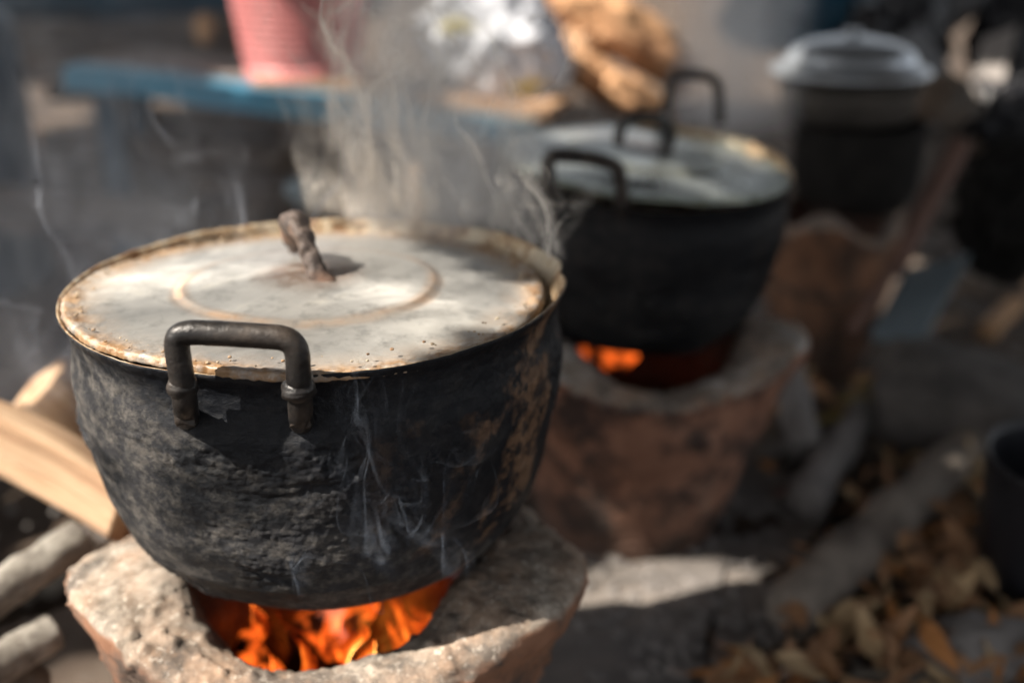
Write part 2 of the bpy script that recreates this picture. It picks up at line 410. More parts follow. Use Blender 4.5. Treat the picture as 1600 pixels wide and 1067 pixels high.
# ------------------------------------------------------------------ ground
def build_ground():
    xs = np.concatenate([[-60, -20, -8], np.linspace(-3.2, 3.2, 170), [8, 20, 60]]); ys = np.concatenate([[-30, -8, -2], np.linspace(-.2, 7, 190), [12, 30, 80]])
    X, Y = np.meshgrid(xs, ys); P = np.stack([X, Y, 0*X], -1)
    Z = .022*fbm(P, 2.3, 5, 3) - .02
    Z = np.where((np.abs(X) > 4) | (Y > 8) | (Y < -.5), -.03, Z)
    V = np.stack([X, Y, Z], -1).reshape(-1, 3); m, n = X.shape
    i = np.arange(m*n).reshape(m, n); F = np.stack([i[:-1, :-1], i[:-1, 1:], i[1:, 1:], i[1:, :-1]], -1).reshape(-1, 4)
    g = link('ground', mesh_np('ground', V, F), M['ground']); tag(g, kind='structure'); return g
ground = build_ground()

# ------------------------------------------------------------------ clay stoves
def stove_shape(a):
    """top height, inner and outer radius of the lip by angle: three raised pot rests with saddles between"""
    hump = 0
    for h in (radians(90), radians(207), radians(-27)):
        d = (a - h + pi) % (2*pi) - pi; hump = hump + np.exp(-(np.abs(d)/.46)**2.6)
    return hump
def make_stove_mesh(seed, nseg=420):
    # profile: inside floor -> inner wall -> lip -> outer wall -> base ; (kind, r0, z0)
    prof = [(.02, .13), (.10, .13), (.118, .16), (.125, .22), (.13, .27), (.145, .290), (.152, .302), (.160, .309), (.185, .309), (.203, .306), (.212, .298), (.214, .288),
            (.206, .272), (.196, .24), (.178, .17), (.155, .09), (.137, .03), (.134, 0), (.12, -.002), (.02, -.002)]
    def fn(V, a, s):
        hm = stove_shape(a); R = np.hypot(V[..., 0], V[..., 1]); Z = V[..., 2]
        up = np.clip((Z-.2)/.1, 0, 1)**1.5
        Zn = Z + up*(-.007 + .042*np.clip(hm, 0, 1.1) + .004*np.sin(5*a+1))
        # inner edge swings in at the humps
        inner = np.exp(-((R-.150)/.024)**2)*up
        Rn = R + inner*(-.001 - .015*np.clip(hm, 0, 1))
        outer = np.clip((R-.17)/.03, 0, 1)*up
        Rn = Rn + outer*(-.016 + .037*np.clip(hm, 0, 1))
        Zn = Zn - outer*.006*np.clip(hm, 0, 1)
        c, s_ = np.cos(a), np.sin(a)
        W = np.stack([Rn*c, Rn*s_, Zn], -1)
        N = normals_grid(W)
        dsp = .0050*fbm(W, 9, 2, seed) + .0012*fbm(W, 55, 3, seed+5) + .0011*fbm(W, 190, 2, seed+8)
        # pocked ash crust
        pk = np.clip(fbm(W, 95, 2, seed+11)-.42, 0, 1)
        fade = np.clip((R-.06)/.04, 0, 1)*np.clip((Z-.003)/.01, 0, 1)
        return W + N*((dsp - .006*pk)*fade)[..., None]
    V, F = revolve_np(prof, nseg, fn, sub=240)
    return mesh_np('stove_body', V, F)
stove_me = make_stove_mesh(21)
def make_stove(loc, rotz, mat, label, me, scale=1):
    r = empty('clay_stove', loc, (0, 0, rotz)); r.scale = (scale,)*3
    b = link('stove_body', me, None, r)
    if not me.materials: me.materials.append(mat)
    b.material_slots[0].link = 'OBJECT'; b.material_slots[0].material = mat
    tag(r, label, 'charcoal stove', 'clay charcoal stoves under the pots')
    return r
POT1 = Vector((-.158, .8506, .56)); POT2 = Vector((.1805, 1.458, .5285))
st1 = make_stove((POT1.x, POT1.y, 0), 0, M['clay'], 'pale ash-crusted clay stove with three humps under the lit front pot', stove_me)
st2 = make_stove((.174, 1.425, 0), radians(14), M['clay2'], 'sooty reddish clay stove under the middle pot, standing on grey boards', stove_me)

st2.scale = (1, 1, .93)
# ------------------------------------------------------------------ pots
def pot_wobble(a):
    return .0026*np.sin(2*a+.6) + .0018*np.sin(3*a+2.1) + .0014*np.sin(5*a+.3) + .0008*np.sin(9*a+1.3) - .0045*np.exp(-(((a-radians(4)+pi) % (2*pi)-pi)/.08)**2)
def make_pot_body(seed, R=.2, rough=1.0, nseg=900, sub=420):
    prof = [(.001, -.246), (.07, -.245), (.105, -.239), (.135, -.226), (.158, -.207), (.175, -.182), (.186, -.150), (.192, -.115), (.1970, -.075), (.1975, -.050), (.1960, -.040),
            (.1935, -.030), (.1930, -.018), (.1950, -.009), (.1990, -.0025), (.2003, .0010), (.1990, .0025), (.1970, .0008), (.1940, -.008), (.1895, -.019), (.184, -.03), (.180, -.10), (.17, -.18), (.12, -.225), (.001, -.232)]
    prof = [(r*R/.2, z) for r, z in prof]
    def fn(V, a, s):
        R_ = np.hypot(V[..., 0], V[..., 1]); Z = V[..., 2]
        k = 1 + pot_wobble(a)/R*np.clip((Z+.2)/.2, 0, 1)
        W = V.copy(); W[..., 0] *= k; W[..., 1] *= k
        W[..., 2] += np.clip((Z+.03)/.03, 0, 1)*(.0022*np.sin(2*a+1.1) + .0012*fbm(W, 22, 2, seed+3))
        N = normals_grid(W)
        S = W*np.array([1, 1, 2.0])
        crust = np.clip(fbm(W*np.array([1, 1, 1.6]), 8, 3, seed)+.25, 0, 1)           # where soot has caked on
        below = np.clip((-.042-Z)/.02, 0, 1)*np.clip((R_-.02)/.05, 0, 1)
        outside = (s < .60)*1.0
        g = .0008*fbm(S, 45, 3, seed+1) + .0022*np.abs(fbm(S, 110, 3, seed+2)) + .0019*np.clip(fbm(W, 210, 2, seed+6), -.3, 1)
        layer = .0024*np.clip(fbm(S*np.array([1, 1, 1.8]), 15, 4, seed+9)*3.5, -1, 1)
        d = below*crust*(g+layer)*rough + .0012*fbm(W, 9, 2, seed+4)*below + (1-below)*.0004*fbm(W, 120, 3, seed+7)
        return W + N*(d*outside)[..., None]
    V, F = revolve_np(prof, nseg, fn, sub=sub)
    return V, F
def add_pot(loc, seed, label, R=.2, rot=(0, 0, 0), nseg=1100, sub=560, rimmat=None):
    root = empty('cooking_pot', loc, rot)
    V, F = make_pot_body(seed, R, nseg=nseg, sub=sub)
    V = V + np.array([0, 0, 0])
    # the body goes into object space whose zero is the pot's bottom, so height drives the soot
    V2 = V.copy(); V2[:, 2] += .246
    n = nseg
    ring = F[:, 0]//n; t = ring/(sub-1.0)
    zr = V2[F[:, 0], 2]
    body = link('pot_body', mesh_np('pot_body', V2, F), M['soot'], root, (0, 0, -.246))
    me = body.data; me.materials.append(rimmat or M['rimcrust'])
    me.polygons.foreach_set('material_index', np.where(ring >= np.argmax(V2.reshape(sub, n, 3)[:, 0, 2]), 1, 0).astype(np.int32)); me.update()
    tag(root, label, 'pot', 'large blackened cooking pots')
    return root
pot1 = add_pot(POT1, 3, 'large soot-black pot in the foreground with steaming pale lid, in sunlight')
# iron handle standing up from the front wall of the pot
def handle(root, pts, r, mat=M["iron"], collars=(), name="handle", ns=20, sub=140, noise=.045):
    inv = Matrix.Translation(root.location) @ root.rotation_euler.to_matrix().to_4x4(); inv = inv.inverted()
    P = [inv @ Vector(p) for p in pts]
    h = tube(name, P, r, mat, root, ns=ns, sub=sub, noise=noise, nscale=260, seed=5)
    for c, ax, cr, ln in collars:
        c = inv @ Vector(c); ax = Vector(ax).normalized()
        path = [c + ax*(k-.5)*ln for k in (0, .18, .4, .6, .82, 1)]
        tube('collar', path, [cr*.72, cr*.95, cr*1.04, cr*1.04, cr*.93, cr*.70], mat, h, ns=18, noise=.13, nscale=120, seed=9, sub=20)
    return h
HY = .641
hp = [(293, 655, .672), (292, 651, .661), (291, 643, .651), (289, 628, .643), (284, 590, HY), (279, 560, HY), (277, 538, HY), (281, 525, HY), (297, 520, HY), (330, 520.5, HY), (375, 523, HY), (420, 526, HY),
      (443, 529, HY), (457, 537, HY), (464, 552, HY), (466, 575, HY), (467, 600, HY), (469, 628, .644), (470, 650, .649), (471, 658, .657), (471, 661, .668)]
pts = [PY(u, v, y) for u, v, y in hp]
handle(pot1, pts, .0081, noise=.016, sub=300, ns=36, collars=[(PY(285, 604, HY+.001), (0, 0, 1), .0098, .013), (PY(467, 608, HY+.001), (0, 0, 1), .0108, .013)])
# mounting plates riveted to the wall
for i, (u, v) in enumerate(((292, 640), (471, 645))):
    c = PY(u, v+6, .650) - POT1
    V, F = slab_np(.014, .014, .012, 8, 5, 8, .0026, 90, 31+i)
    pl = link('handle_plate', mesh_np('handle_plate', V, F), M['iron'], pot1, c)

# lids -------------------------------------------------------------
def make_lid_mesh(seed, R=.187, dome=1.0, nseg=360, sub=200):
    prof = [(.001, .0165), (.02, .0158), (.05, .0125), (.085, .0098), (.097, .0086), (.1005, .0084), (.1035, .0068), (.107, .0052), (.135, .0040), (.160, .0018), (.172, .0008), (.178, .0010), (.1835, .0018), (.187, .0016), (.1888, .0000), (.1892, -.0050), (.1865, -.0052), (.185, -.0020), (.183, -.0022), (.17, -.0016), (.10, .003), (.001, .013)]
    prof = [(r*R/.187, z*dome if z > 0 else z) for r, z in prof]
    def fn(V, a, s):
        W = V.copy(); r = np.hypot(W[..., 0], W[..., 1])/R
        k = 1 + (.011*np.sin(2*a+2.2) + .008*np.sin(3*a+.4) + .009*fbm(V, 16, 2, seed+4))*r**3
        W[..., 0] *= k; W[..., 1] *= k
        W[..., 2] += .0019*fbm(V*np.array([1, 1, 0]), 10, 3, seed)*np.clip(r*1.6, 0, 1) + .0020*np.sin(2*a+.9)*r**2
        N = normals_grid(W)
        edge = np.clip((r-.88)/.10, 0, 1)
        crust = .0005*np.clip(fbm(V, 60, 3, seed+2)+.1, -.4, 1)*edge + .0007*edge*fbm(V, 260, 2, seed+3)
        return W + N*(-(-crust))[..., None]*np.where(s < .72, 1, .2)[..., None]
    V, F = revolve_np(prof, nseg, fn, sub=sub)
    return mesh_np('lid_plate', V, F)
lid1 = empty('pot_lid', (POT1.x-.0062, POT1.y-.0095, POT1.z-.0038), (radians(-1.4), radians(1.4), radians(20)))
link('lid_plate', make_lid_mesh(41, .1872, nseg=720, sub=420), M['lid'], lid1)
tag(lid1, 'round battered aluminium lid with tan stains, on the sunlit front pot', 'pot lid', 'pot lids')
parts = []
rq = random.Random(3); cbl = [chunk_mesh(900+k, s=(.0013, .0011, .0008)) for k in range(4)]
for k in range(150):
    a = rq.uniform(0, 2*pi) if k < 170 else rq.uniform(-1.3, .2); d = .1862*rq.uniform(.9, .995) if k < 230 else .1862*math.sqrt(rq.random())
    V, F = cbl[k % 4]; parts.append((V*rq.uniform(.25, 1.0) + np.array([cos(a)*d, sin(a)*d, .0045 if d > .15 else .010]), F))
V, F = merge(parts); o = link('crust_crumbs', mesh_np('crust_crumbs', V, F), M['rimcrust'], lid1); o['kind'] = 'stuff'
# twisted iron loop handle on the lid, seen nearly end on
inv1 = (Matrix.Translation(lid1.location) @ lid1.rotation_euler.to_matrix().to_4x4()).inverted()
lh = [PY(520, 462, .822), PY(509, 450, .825), PY(497, 425, .828), PY(486, 398, .832), PY(476, 372, .838), PY(466, 352, .850), PY(456, 343, .866), PY(452, 350, .886), PY(455, 368, .902), PY(462, 385, .914)]
lh = [inv1 @ p for p in lh]
lho = tube('lid_handle', lh, [.0085, .0115, .0098, .0085, .0092, .0088, .0080, .0080, .0080, .0085], M['rustiron'], lid1, ns=26, sub=110, noise=.34, nscale=70, seed=77)
V, F = tube_np([lh[0]+Vector((-.001, .004, -.004)), lh[0]+Vector((0, .003, .002)), lh[0]+Vector((0, .002, .006))], [.019, .015, .007], ns=24, noise=.35, nscale=90, seed=4, sub=12)
link('handle_foot', mesh_np('handle_foot', V, F), M['rustiron'], lho)

# second pot, out of focus
T2 = radians(5.5)
pot2 = add_pot(POT2, 15, 'dark sooty pot in the middle with greenish lid, in shade', rot=(T2, 0, radians(25)), nseg=300, sub=150)
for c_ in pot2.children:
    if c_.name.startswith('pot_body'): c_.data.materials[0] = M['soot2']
lid2 = empty('pot_lid', POT2 + Vector((-.002, .0, .0015)), (T2, 0, radians(70)))
link('lid_plate', make_lid_mesh(52, .194, 1.3, 240, 120), M['lid2'], lid2)
tag(lid2, 'round dull greenish-grey lid on the middle pot, in shade', 'pot lid', 'pot lids')
def sqhandle(uv, y, r, root, mat=M['iron'], name='handle'):
    return handle(root, [PY(u, v, y+dy) for u, v, dy in uv], r, mat, ns=12, sub=60, noise=.05, name=name)
sqhandle([(870, 320, .006), (862, 300, 0), (856, 265, 0), (859, 248, 0), (875, 243, 0), (910, 246, 0), (945, 253, 0), (963, 262, 0), (969, 280, 0), (972, 320, 0), (973, 335, .006)], 1.268, .0088, pot2)
sqhandle([(1034, 222, .0), (1036, 195, 0), (1042, 165, 0), (1046, 135, 0), (1054, 119, 0), (1070, 116, 0), (1095, 118, .01), (1112, 122, .02), (1122, 136, .03), (1124, 165, .03), (1124, 195, .03)], 1.64, .0078, pot2)
sqhandle([(967, 228, -.004), (968, 208, 0), (976, 191, 0), (995, 184, 0), (1022, 184, .01), (1040, 189, .03), (1047, 205, .05), (1046, 225, .06)], 1.42, .0078, lid2, name='lid_handle')

# third pot: small black pot with a silver steamer pan and lid
P3 = Vector((PY(1345, 190, 2.0).x, 2.0, .485))
st3 = make_stove((P3.x-.035, 1.99, 0), radians(40), M['clay3'], 'small brown clay stove with a wire band under the far pot', stove_me)
st3.scale = (.62, .62, .98)
tube('wire_band', [Vector((cos(t)*.186, sin(t)*.186, .19+.004*sin(3*t))) for t in np.linspace(0, 2*pi, 40)], .004, M['iron'], st3, ns=8, caps=False)
V, F = revolve_np([(.001, -.17), (.06, -.17), (.095, -.155), (.112, -.12), (.118, -.05), (.119, 0), (.123, .003), (.119, .004), (.115, 0), (.113, -.10), (.06, -.16), (.001, -.162)], 120, None, 60)
pot3 = empty('cooking_pot', P3); link('pot_body', mesh_np('pot_body', V, F), M['charwood'], pot3)
tag(pot3, 'small black pot at the far end of the row, carrying a silver pan', 'pot')
for s_, u in ((-1, 1243), (1, 1452)):
    c = Vector((s_*.118, 0, -.02)); tube('handle', [c+Vector((0, -.03, -.01)), c+Vector((s_*.018, -.026, .004)), c+Vector((s_*.022, 0, .008)), c+Vector((s_*.018, .026, .004)), c+Vector((0, .03, -.01))], .005, M['iron'], pot3, ns=8, sub=24)
V, F = revolve_np([(.001, .004), (.10, .005), (.108, .012), (.112, .045), (.113, .070), (.120, .074), (.122, .079), (.119, .082), (.112, .078), (.10, .07), (.001, .07)], 120, None, 80)
pan = link('steamer_pan', mesh_np('steamer_pan', V, F), M['panside'], None, P3+Vector((-.032, -.01, .001))); pan.scale = (1.08, 1.08, 1)
tag(pan, 'round silver pan with a flared rim on the small far pot', 'pan')
V, F = revolve_np([(.124, .0825), (.133, .086), (.130, .093), (.119, .100), (.108, .105), (.106, .110), (.103, .118), (.095, .127), (.07, .140), (.03, .148), (.001, .150)], 120, None, 80)
l3 = empty('pan_lid', P3+Vector((-.034, -.012, .003))); l3.scale = (1.08, 1.08, 1); link('lid_plate', mesh_np('lid_plate', V, F), M['silver'], l3)
V, F = revolve_np([(.001, .149), (.008, .149), (.008, .153), (.013, .156), (.012, .160), (.001, .161)], 32); link('knob', mesh_np('knob', V, F), M['silver'], l3)
tag(l3, 'stepped silver lid on the far pan', 'pot lid')

# ------------------------------------------------------------------ fires
def flame_mat(name, strength, sc_=1.0, seed=0, top=.1):
    t = NT(name); t.n.remove(t.b)
    mp = t.n.new('ShaderNodeMapping'); mp.inputs['Scale'].default_value = (1, 1, .38); mp.inputs['Location'].default_value = (seed, seed*.7, 0)
    t.l.new(t.tc.outputs['Object'], mp.inputs[0])
    w = t.noise(9*sc_, 2, .5, mp.outputs[0], 0, True)
    vm = t.n.new('ShaderNodeVectorMath'); vm.operation = 'MULTIPLY_ADD'; t.l.new(w, vm.inputs[0]); vm.inputs[1].default_value = (.07, .07, .07); t.l.new(mp.outputs[0], vm.inputs[2])
    n = t.noise(19*sc_, 3, .55, vm.outputs[0])
    rid = t.math('ABSOLUTE', t.math('MULTIPLY_ADD', n, 2, -1))
    n2 = t.noise(8*sc_, 2, .5, vm.outputs[0])
    core = t.math('MULTIPLY', t.ramp(rid, [(.0, 1), (.05, .6), (.11, .08), (.19, .0)]), t.ramp(n2, [(.49, .0), (.62, 1)]))
    x = t.xyz(); zf = t.ramp(t.math('DIVIDE', x[2], top), [(0, 1), (.75, .5), (1, .02)])
    g = t.math('MULTIPLY', core, zf)
    em = t.n.new('ShaderNodeEmission')
    t.l.new(t.ramp(g, [(.0, (1, .05, .004)), (.3, (1, .13, .010)), (.75, (1, .27, .03)), (1, (1, .5, .10))]), em.inputs[0])
    t.l.new(t.math('MULTIPLY', t.math('POWER', g, 1.6), strength), em.inputs[1])
    t.l.new(em.outputs[0], t.out.inputs['Volume'])
    return t.m
def fire(loc, r, h, strength, label, seed, sc_=1.0):
    V, F = revolve_np([(.001, 0), (r*.9, 0), (r, h*.15), (r*.95, h*.85), (r*.7, h), (.001, h)], 40)
    o = link('fire', mesh_np('fire', V, F), flame_mat('flame_'+str(seed), strength, sc_, seed, h), None, loc)
    tag(o, label, 'fire', kind='stuff'); return o
fire((POT1.x, POT1.y-.02, .19), .128, .125, 6, 'orange flames licking up inside the front clay stove', 3)
fire(PZ(935, 552, .235), .034, .035, 22, 'small orange fire glowing in the middle clay stove', 8, 1.2)
fire((P3.x-.07, 1.955, .21), .04, .085, 150, 'faint red fire glow in the far brown stove', 12, 1.2)
def ember_mat(s):
    t = NT('glowing_coals'); n = t.noise(45, 5, .7); c = t.ramp(n, [(.3, (.01, .008, .008)), (.6, (.06, .05, .045))]); t.set(c, .9)
    e = t.ramp(t.noise(28, 3, .6), [(.48, 0), (.66, 1)]); t.b.inputs['Emission Color'].default_value = (1, .14, .015, 1); t.l.new(t.math('MULTIPLY', e, s), t.b.inputs['Emission Strength']); return t.m
M['ember'] = ember_mat(.7); M['ember2'] = ember_mat(1.1)
def coals(root_loc, r, n, label, seed, mat='ember'):
    rr = random.Random(seed); parts = []
    base = [chunk_mesh(seed+k, s=(.018+.006*rr.random(), .013, .011)) for k in range(6)]
    for k in range(n):
        V, F = base[k % 6]; q = Matrix.Rotation(rr.random()*6, 3, 'Z') @ Matrix.Rotation(rr.random()*2-1, 3, 'X')
        a = rr.random()*6.28; d = r*math.sqrt(rr.random()); V = V @ np.array(q).T + np.array([cos(a)*d, sin(a)*d, rr.random()*.05*(1-d/r*.5)])
        parts.append((V, F))
    V, F = merge(parts); o = link('coals', mesh_np('coals', V, F), M[mat], None, root_loc); tag(o, label, 'coals', kind='stuff')
coals((POT1.x, POT1.y, .145), .105, 60, 'glowing charcoal heaped inside the front clay stove', 5)
coals(PZ(935, 556, .225), .040, 26, 'glowing charcoal heaped inside the middle clay stove', 6)
rock('ash_bed', (POT2.x, POT2.y, .15), (.11, .11, .03), M['charwood'], 'bed of black ash inside the middle clay stove', 'ash', 62)
# ends of wood burning inside the front stove
for k, (a, l, u) in enumerate(((.4, .16, 0), (1.3, .15, .02), (2.2, .17, -.02))):
    V, F = slab_np(l, .026, .02, 14, 4, 3, .003, 40, 60+k)
    o = link('firewood_stick', mesh_np('firewood_stick', V, F), M['charwood'], None, (POT1.x+u, POT1.y-.03+u, .185+.008*k)); o.rotation_euler = (.2*k, .05-.04*k, a)
    tag(o, ['charred stick burning left in the front stove', 'charred stick lying deepest in the front stove fire', 'charred stick burning right in the front stove'][k], 'firewood', 'sticks burning in the front stove')

# ------------------------------------------------------------------ boards and grounds on the right
def board(name, corners, th, mat, label, cat, seed, group=None, top=.03):
    """plank given by its four top corners (Vectors)"""
    c = [Vector(p) for p in corners]; nx, ny = 16, 6; V = []; F = []
    for k in range(2):
        for i in range(nx+1):
            for j in range(ny+1):
                s, t = i/nx, j/ny; p = c[0].lerp(c[1], s).lerp(c[3].lerp(c[2], s), t); V.append((p.x, p.y, p.z-k*th))
    A = (nx+1)*(ny+1); q = lambda k, i, j: k*A+i*(ny+1)+j
    for i in range(nx):
        for j in range(ny):
            F.append((q(0, i, j), q(0, i+1, j), q(0, i+1, j+1), q(0, i, j+1))); F.append((q(1, i, j), q(1, i, j+1), q(1, i+1, j+1), q(1, i+1, j)))
    for i in range(nx):
        F.append((q(0, i, 0), q(1, i, 0), q(1, i+1, 0), q(0, i+1, 0))); F.append((q(0, i, ny), q(0, i+1, ny), q(1, i+1, ny), q(1, i, ny)))
    for j in range(ny):
        F.append((q(0, 0, j), q(0, 0, j+1), q(1, 0, j+1), q(1, 0, j))); F.append((q(0, nx, j), q(1, nx, j), q(1, nx, j+1), q(0, nx, j+1)))
    V = np.array(V); ctr = V.mean(0); V = V - ctr
    V[:, 2] += .003*fbm(V+ctr, 14, 3, seed); V[:, :2] += (.004*fbm(V+ctr, 9, 2, seed+1))[:, None]
    o = link(name, mesh_np(name, V, F, False), mat, None, ctr); tag(o, label, cat, group); return o
BZ = .004
def Q(u, v, z=BZ): return PZ(u, v, z)
board('wooden_board', [Q(640, 1180), Q(905, 800), Q(1148, 835), Q(1052, 1180)], .03, M['boardwood'], 'wide ash-dusted grey board under the middle stove', 'board', 71, 'grey boards on the ground')
board('wooden_board', [Q(1062, 1180), Q(1155, 835), Q(1292, 790), Q(1118, 1120)], .035, M['boardwood'], 'narrow ash-dusted board to the right of the wide board', 'board', 72, 'grey boards on the ground')
board('wooden_board', [Q(905, 795), Q(1010, 690), Q(1240, 690), Q(1290, 782)], .03, M['boardwood'], 'sooty board end behind the middle stove', 'board', 73, 'grey boards on the ground')

def stick(name, p0, p1, r0, r1, mat, label, cat='firewood', group=None, seed=0, bend=.02, ns=12, noise=.18, nscale=35, flat=1.0):
    p0 = Vector(p0); p1 = Vector(p1); d = p1-p0; L = d.length; rr = random.Random(seed)
    off = Vector((rr.uniform(-1, 1), rr.uniform(-1, 1), rr.uniform(-.3, .6)))*bend*L
    path = [Vector((0, 0, 0)), d*.3+off, d*.65+off*.8, d]
    V, F = tube_np(path, [r0, r0*.95+.05*r1, (r0+r1)/2, r1], ns, True, noise, nscale, seed, 26, flat)
    o = link(name, mesh_np(name, V, F), mat, None, p0); tag(o, label, cat, group); return o
def split_log(name, p0, p1, w, h, mat, label, seed, roll=0, cat='firewood', group=None):
    L = (Vector(p1)-Vector(p0)).length; V, F = slab_np(L, w, h, 40, 10, 8, .0, 1, seed)
    V = np.array(V)
    # wedge section, rounded outer face, torn fibres along the length
    z = V[:, 2]/h; V[:, 1] *= (1.05 + .55*z); V[:, 2] += .25*h*np.cos(V[:, 1]/w*pi)*(z > 0)
    V[:, 1:] += np.stack([.05*w*fbm(V*np.array([.4, 3, 3]), 14, 3, seed), .08*h*fbm(V*np.array([.4, 3, 3]), 14, 3, seed+5)], 1)
    V[:, 0] += .02*L*fbm(V*np.array([0, 1, 1]), 40, 2, seed+8)*(np.abs(V[:, 0])/L*2)**3
    V[:, 2] += -.03*L*(V[:, 0]/L*2)**2
    o = link(name, mesh_np(name, V, F), mat); orient(o, p0, p1, roll); tag(o, label, cat, group); return o

# left: pale split log leaning behind the front pot, two bark sticks, ash-dusted
split_log('split_log', PY(-60, 655, .98), PY(215, 800, .94), .105, .05, M['firewood'], 'pale split log leaning behind the left of the front pot', 81, radians(-38), group='split logs at left')
split_log('split_log', PY(60, 600, 1.10), PY(190, 720, 1.12), .06, .05, M['firewood'], 'short pale chunk of wood poking up behind the leaning split log', 82, radians(30), group='split logs at left')
stick('bark_stick', PY(-90, 985, .82), PY(128, 838, .93), .021, .019, M['ashbark'], 'ash-dusted bark stick pointing at the front stove, upper one', seed=83, noise=.09, nscale=60, group='bark sticks beside the front stove', ns=20)
stick('bark_stick', PY(-90, 1085, .78), PY(84, 985, .86), .020, .018, M['ashbark'], 'ash-dusted bark stick with broken end at lower left, lower one', seed=84, noise=.09, nscale=60, group='bark sticks beside the front stove', ns=20)
stick('bark_stick', PY(-60, 950, .93), PY(120, 905, .98), .030, .026, M['charwood'], 'black stick filling in the dark space between the two pale bark sticks', seed=85, noise=.15, nscale=40, group='bark sticks beside the front stove')  # black stick stands in for the dark space between the pale ones
stick('bark_stick', PY(-30, 1040, .84), PY(60, 1075, .86), .02, .02, M['bark'], 'dark brown stick end in the bottom left corner', seed=86, noise=.2, group='bark sticks beside the front stove')
# broad weathered slab of wood lying behind them
stick('fallen_log', PZ(-160, 800, .05), PZ(120, 660, .05), .06, .055, M['greywood'], 'thick brown log lying on the ground behind the pale split log', seed=87)

# right: clutter on the ground
def crumple(name, c, s, mat, label, cat, seed, rot=(0, 0, 0), group=None, am=.35):
    import bmesh
    bm = bmesh.new(); bmesh.ops.create_icosphere(bm, subdivisions=5, radius=1)
    V = np.array([v.co[:] for v in bm.verts]); F = [tuple(v.index for v in f.verts) for f in bm.faces]; bm.free()
    r = 1 + am*(1-2*np.abs(fbm(V, 1.6, 3, seed))) * .5 + am*.35*np.abs(fbm(V, 4.5, 2, seed+3))
    V = V*r[:, None]*np.array(s); V[:, 2] = np.maximum(V[:, 2], -s[2]*.8)
    o = link(name, mesh_np(name, V, F, True), mat, None, c); o.rotation_euler = rot; tag(o, label, cat, group); return o

# grey branch running through the leaves
stick('grey_log', PZ(1235, 965, .03), PZ(1520, 690, .06), .036, .030, M['rootwood'], 'grey weathered branch lying diagonally among the dry leaves', 'log', seed=91, noise=.22, nscale=22, bend=.02)
stick('grey_log', PZ(1260, 790, .035), PZ(1350, 640, .05), .030, .022, M['palestone'], 'short pale knobbly log end beside the far brown stove', 'log', seed=92, noise=.3, nscale=20)
rock('pale_stone', PZ(1530, 1010, .03), (.085, .05, .035), M['palestone'], 'pale ashy stone at the bottom right corner among leaves', 'stone', 93, (0, .1, .3))
rock('dark_block', PZ(1500, 640, .075), (.14, .10, .075), M['stone'], 'big dark grey angular rock at right, beyond the grey branch', 'rock', 94, (.25, .1, -.5), am=.10, flatten=.55)
# bluish board leaning
b = board('leaning_board', [PY(1362, 520, 1.86), PY(1440, 535, 1.84), PY(1515, 395, 2.06), PY(1415, 420, 2.08)], .012, M['bluegrey'], 'bluish grey board leaning beside the far brown stove', 'board', 95)
stick('reddish_branch', PY(1395, 415, 1.93), PY(1500, 225, 2.10), .024, .021, M['redwood'], 'reddish brown stick leaning from the far stove up to the right', seed=96, noise=.08, bend=.0)
stick('reddish_branch', PY(1330, 520, 1.86), PY(1405, 405, 1.93), .012, .014, M['redwood'], 'thin reddish stick standing right against the far stove', seed=97, noise=.1)
# black bucket-like pot at the right edge with a stick end
V, F = revolve_np([(.001, 0), (.10, 0), (.118, .03), (.125, .14), (.130, .20), (.134, .205), (.130, .208), (.122, .2), (.116, .10), (.001, .02)], 80, None, 60)
bk = link('black_bucket', mesh_np('black_bucket', V, F), M['black'], None, PZ(1668, 930, 0)); tag(bk, 'black bucket cut by the right edge of the picture, near the leaves', 'bucket')
stick('cut_branch', PY(1572, 845, 1.20), PY(1640, 800, 1.32), .018, .018, M['logend'], 'tan cut stick end poking out in front of the black bucket', seed=98)
# leaves over the litter
def leaf_mesh(seed, L=.07, W=.028):
    rr = random.Random(seed); nx, ny = 8, 4; V = []; F = []; curl = rr.uniform(-14, 20); cup = rr.uniform(5, 26); tw = rr.uniform(-1.2, 1.2)
    for i in range(nx+1):
        s = i/nx; x = (s-.5)*L; w = W*math.sin(pi*min(1, s*.96+.03))**.75*(1-.25*s)
        for j in range(ny+1):
            t = (j/ny-.5)*2; y = t*w; z = curl*x*x + cup*y*y + tw*x*y*8
            V.append((x, y, z + rr.uniform(-.0012, .0012)))
    q = lambda i, j: i*(ny+1)+j
    for i in range(nx):
        for j in range(ny): F.append((q(i, j), q(i+1, j), q(i+1, j+1), q(i, j+1)))
    # stem
    b = len(V); V += [(-L/2-.018, -.0008, curl*.25*L*L), (-L/2-.018, .0008, curl*.25*L*L), (-L/2, .001, curl*.25*L*L+.0004), (-L/2, -.001, curl*.25*L*L+.0004)]; F.append((b, b+3, b+2, b+1))
    return mesh_np('dry_leaf', V, F)
LM = [leaf_mesh(200+k, .060+.008*(k % 5), .010+.0028*(k % 4)) for k in range(12)]
lm_mats = [M['leafA'], M['leafC'], M['leafB'], M['leafA'], M['leafC'], M['leafA'], M['leafB'], M['leafY'], M['leafC'], M['leafA'], M['leafB'], M['leafA']]
for me, mt in zip(LM, lm_mats): me.materials.append(mt)
rr = random.Random(11); nleaf = 0
def drop_leaf(u, v, z):
    global nleaf
    o = bpy.data.objects.new('dry_leaf', LM[(0, 1, 2, 3, 4, 5, 6, 0, 8, 9, 10, 11)[rr.randrange(12)]]); col.objects.link(o); o.parent = ground
    o.location = PZ(u, v, z); o.rotation_euler = (rr.uniform(-.7, .7), rr.uniform(-.7, .7), rr.uniform(0, 6.28)); s = rr.uniform(.6, 1.2); o.scale = (s, s, s); nleaf += 1
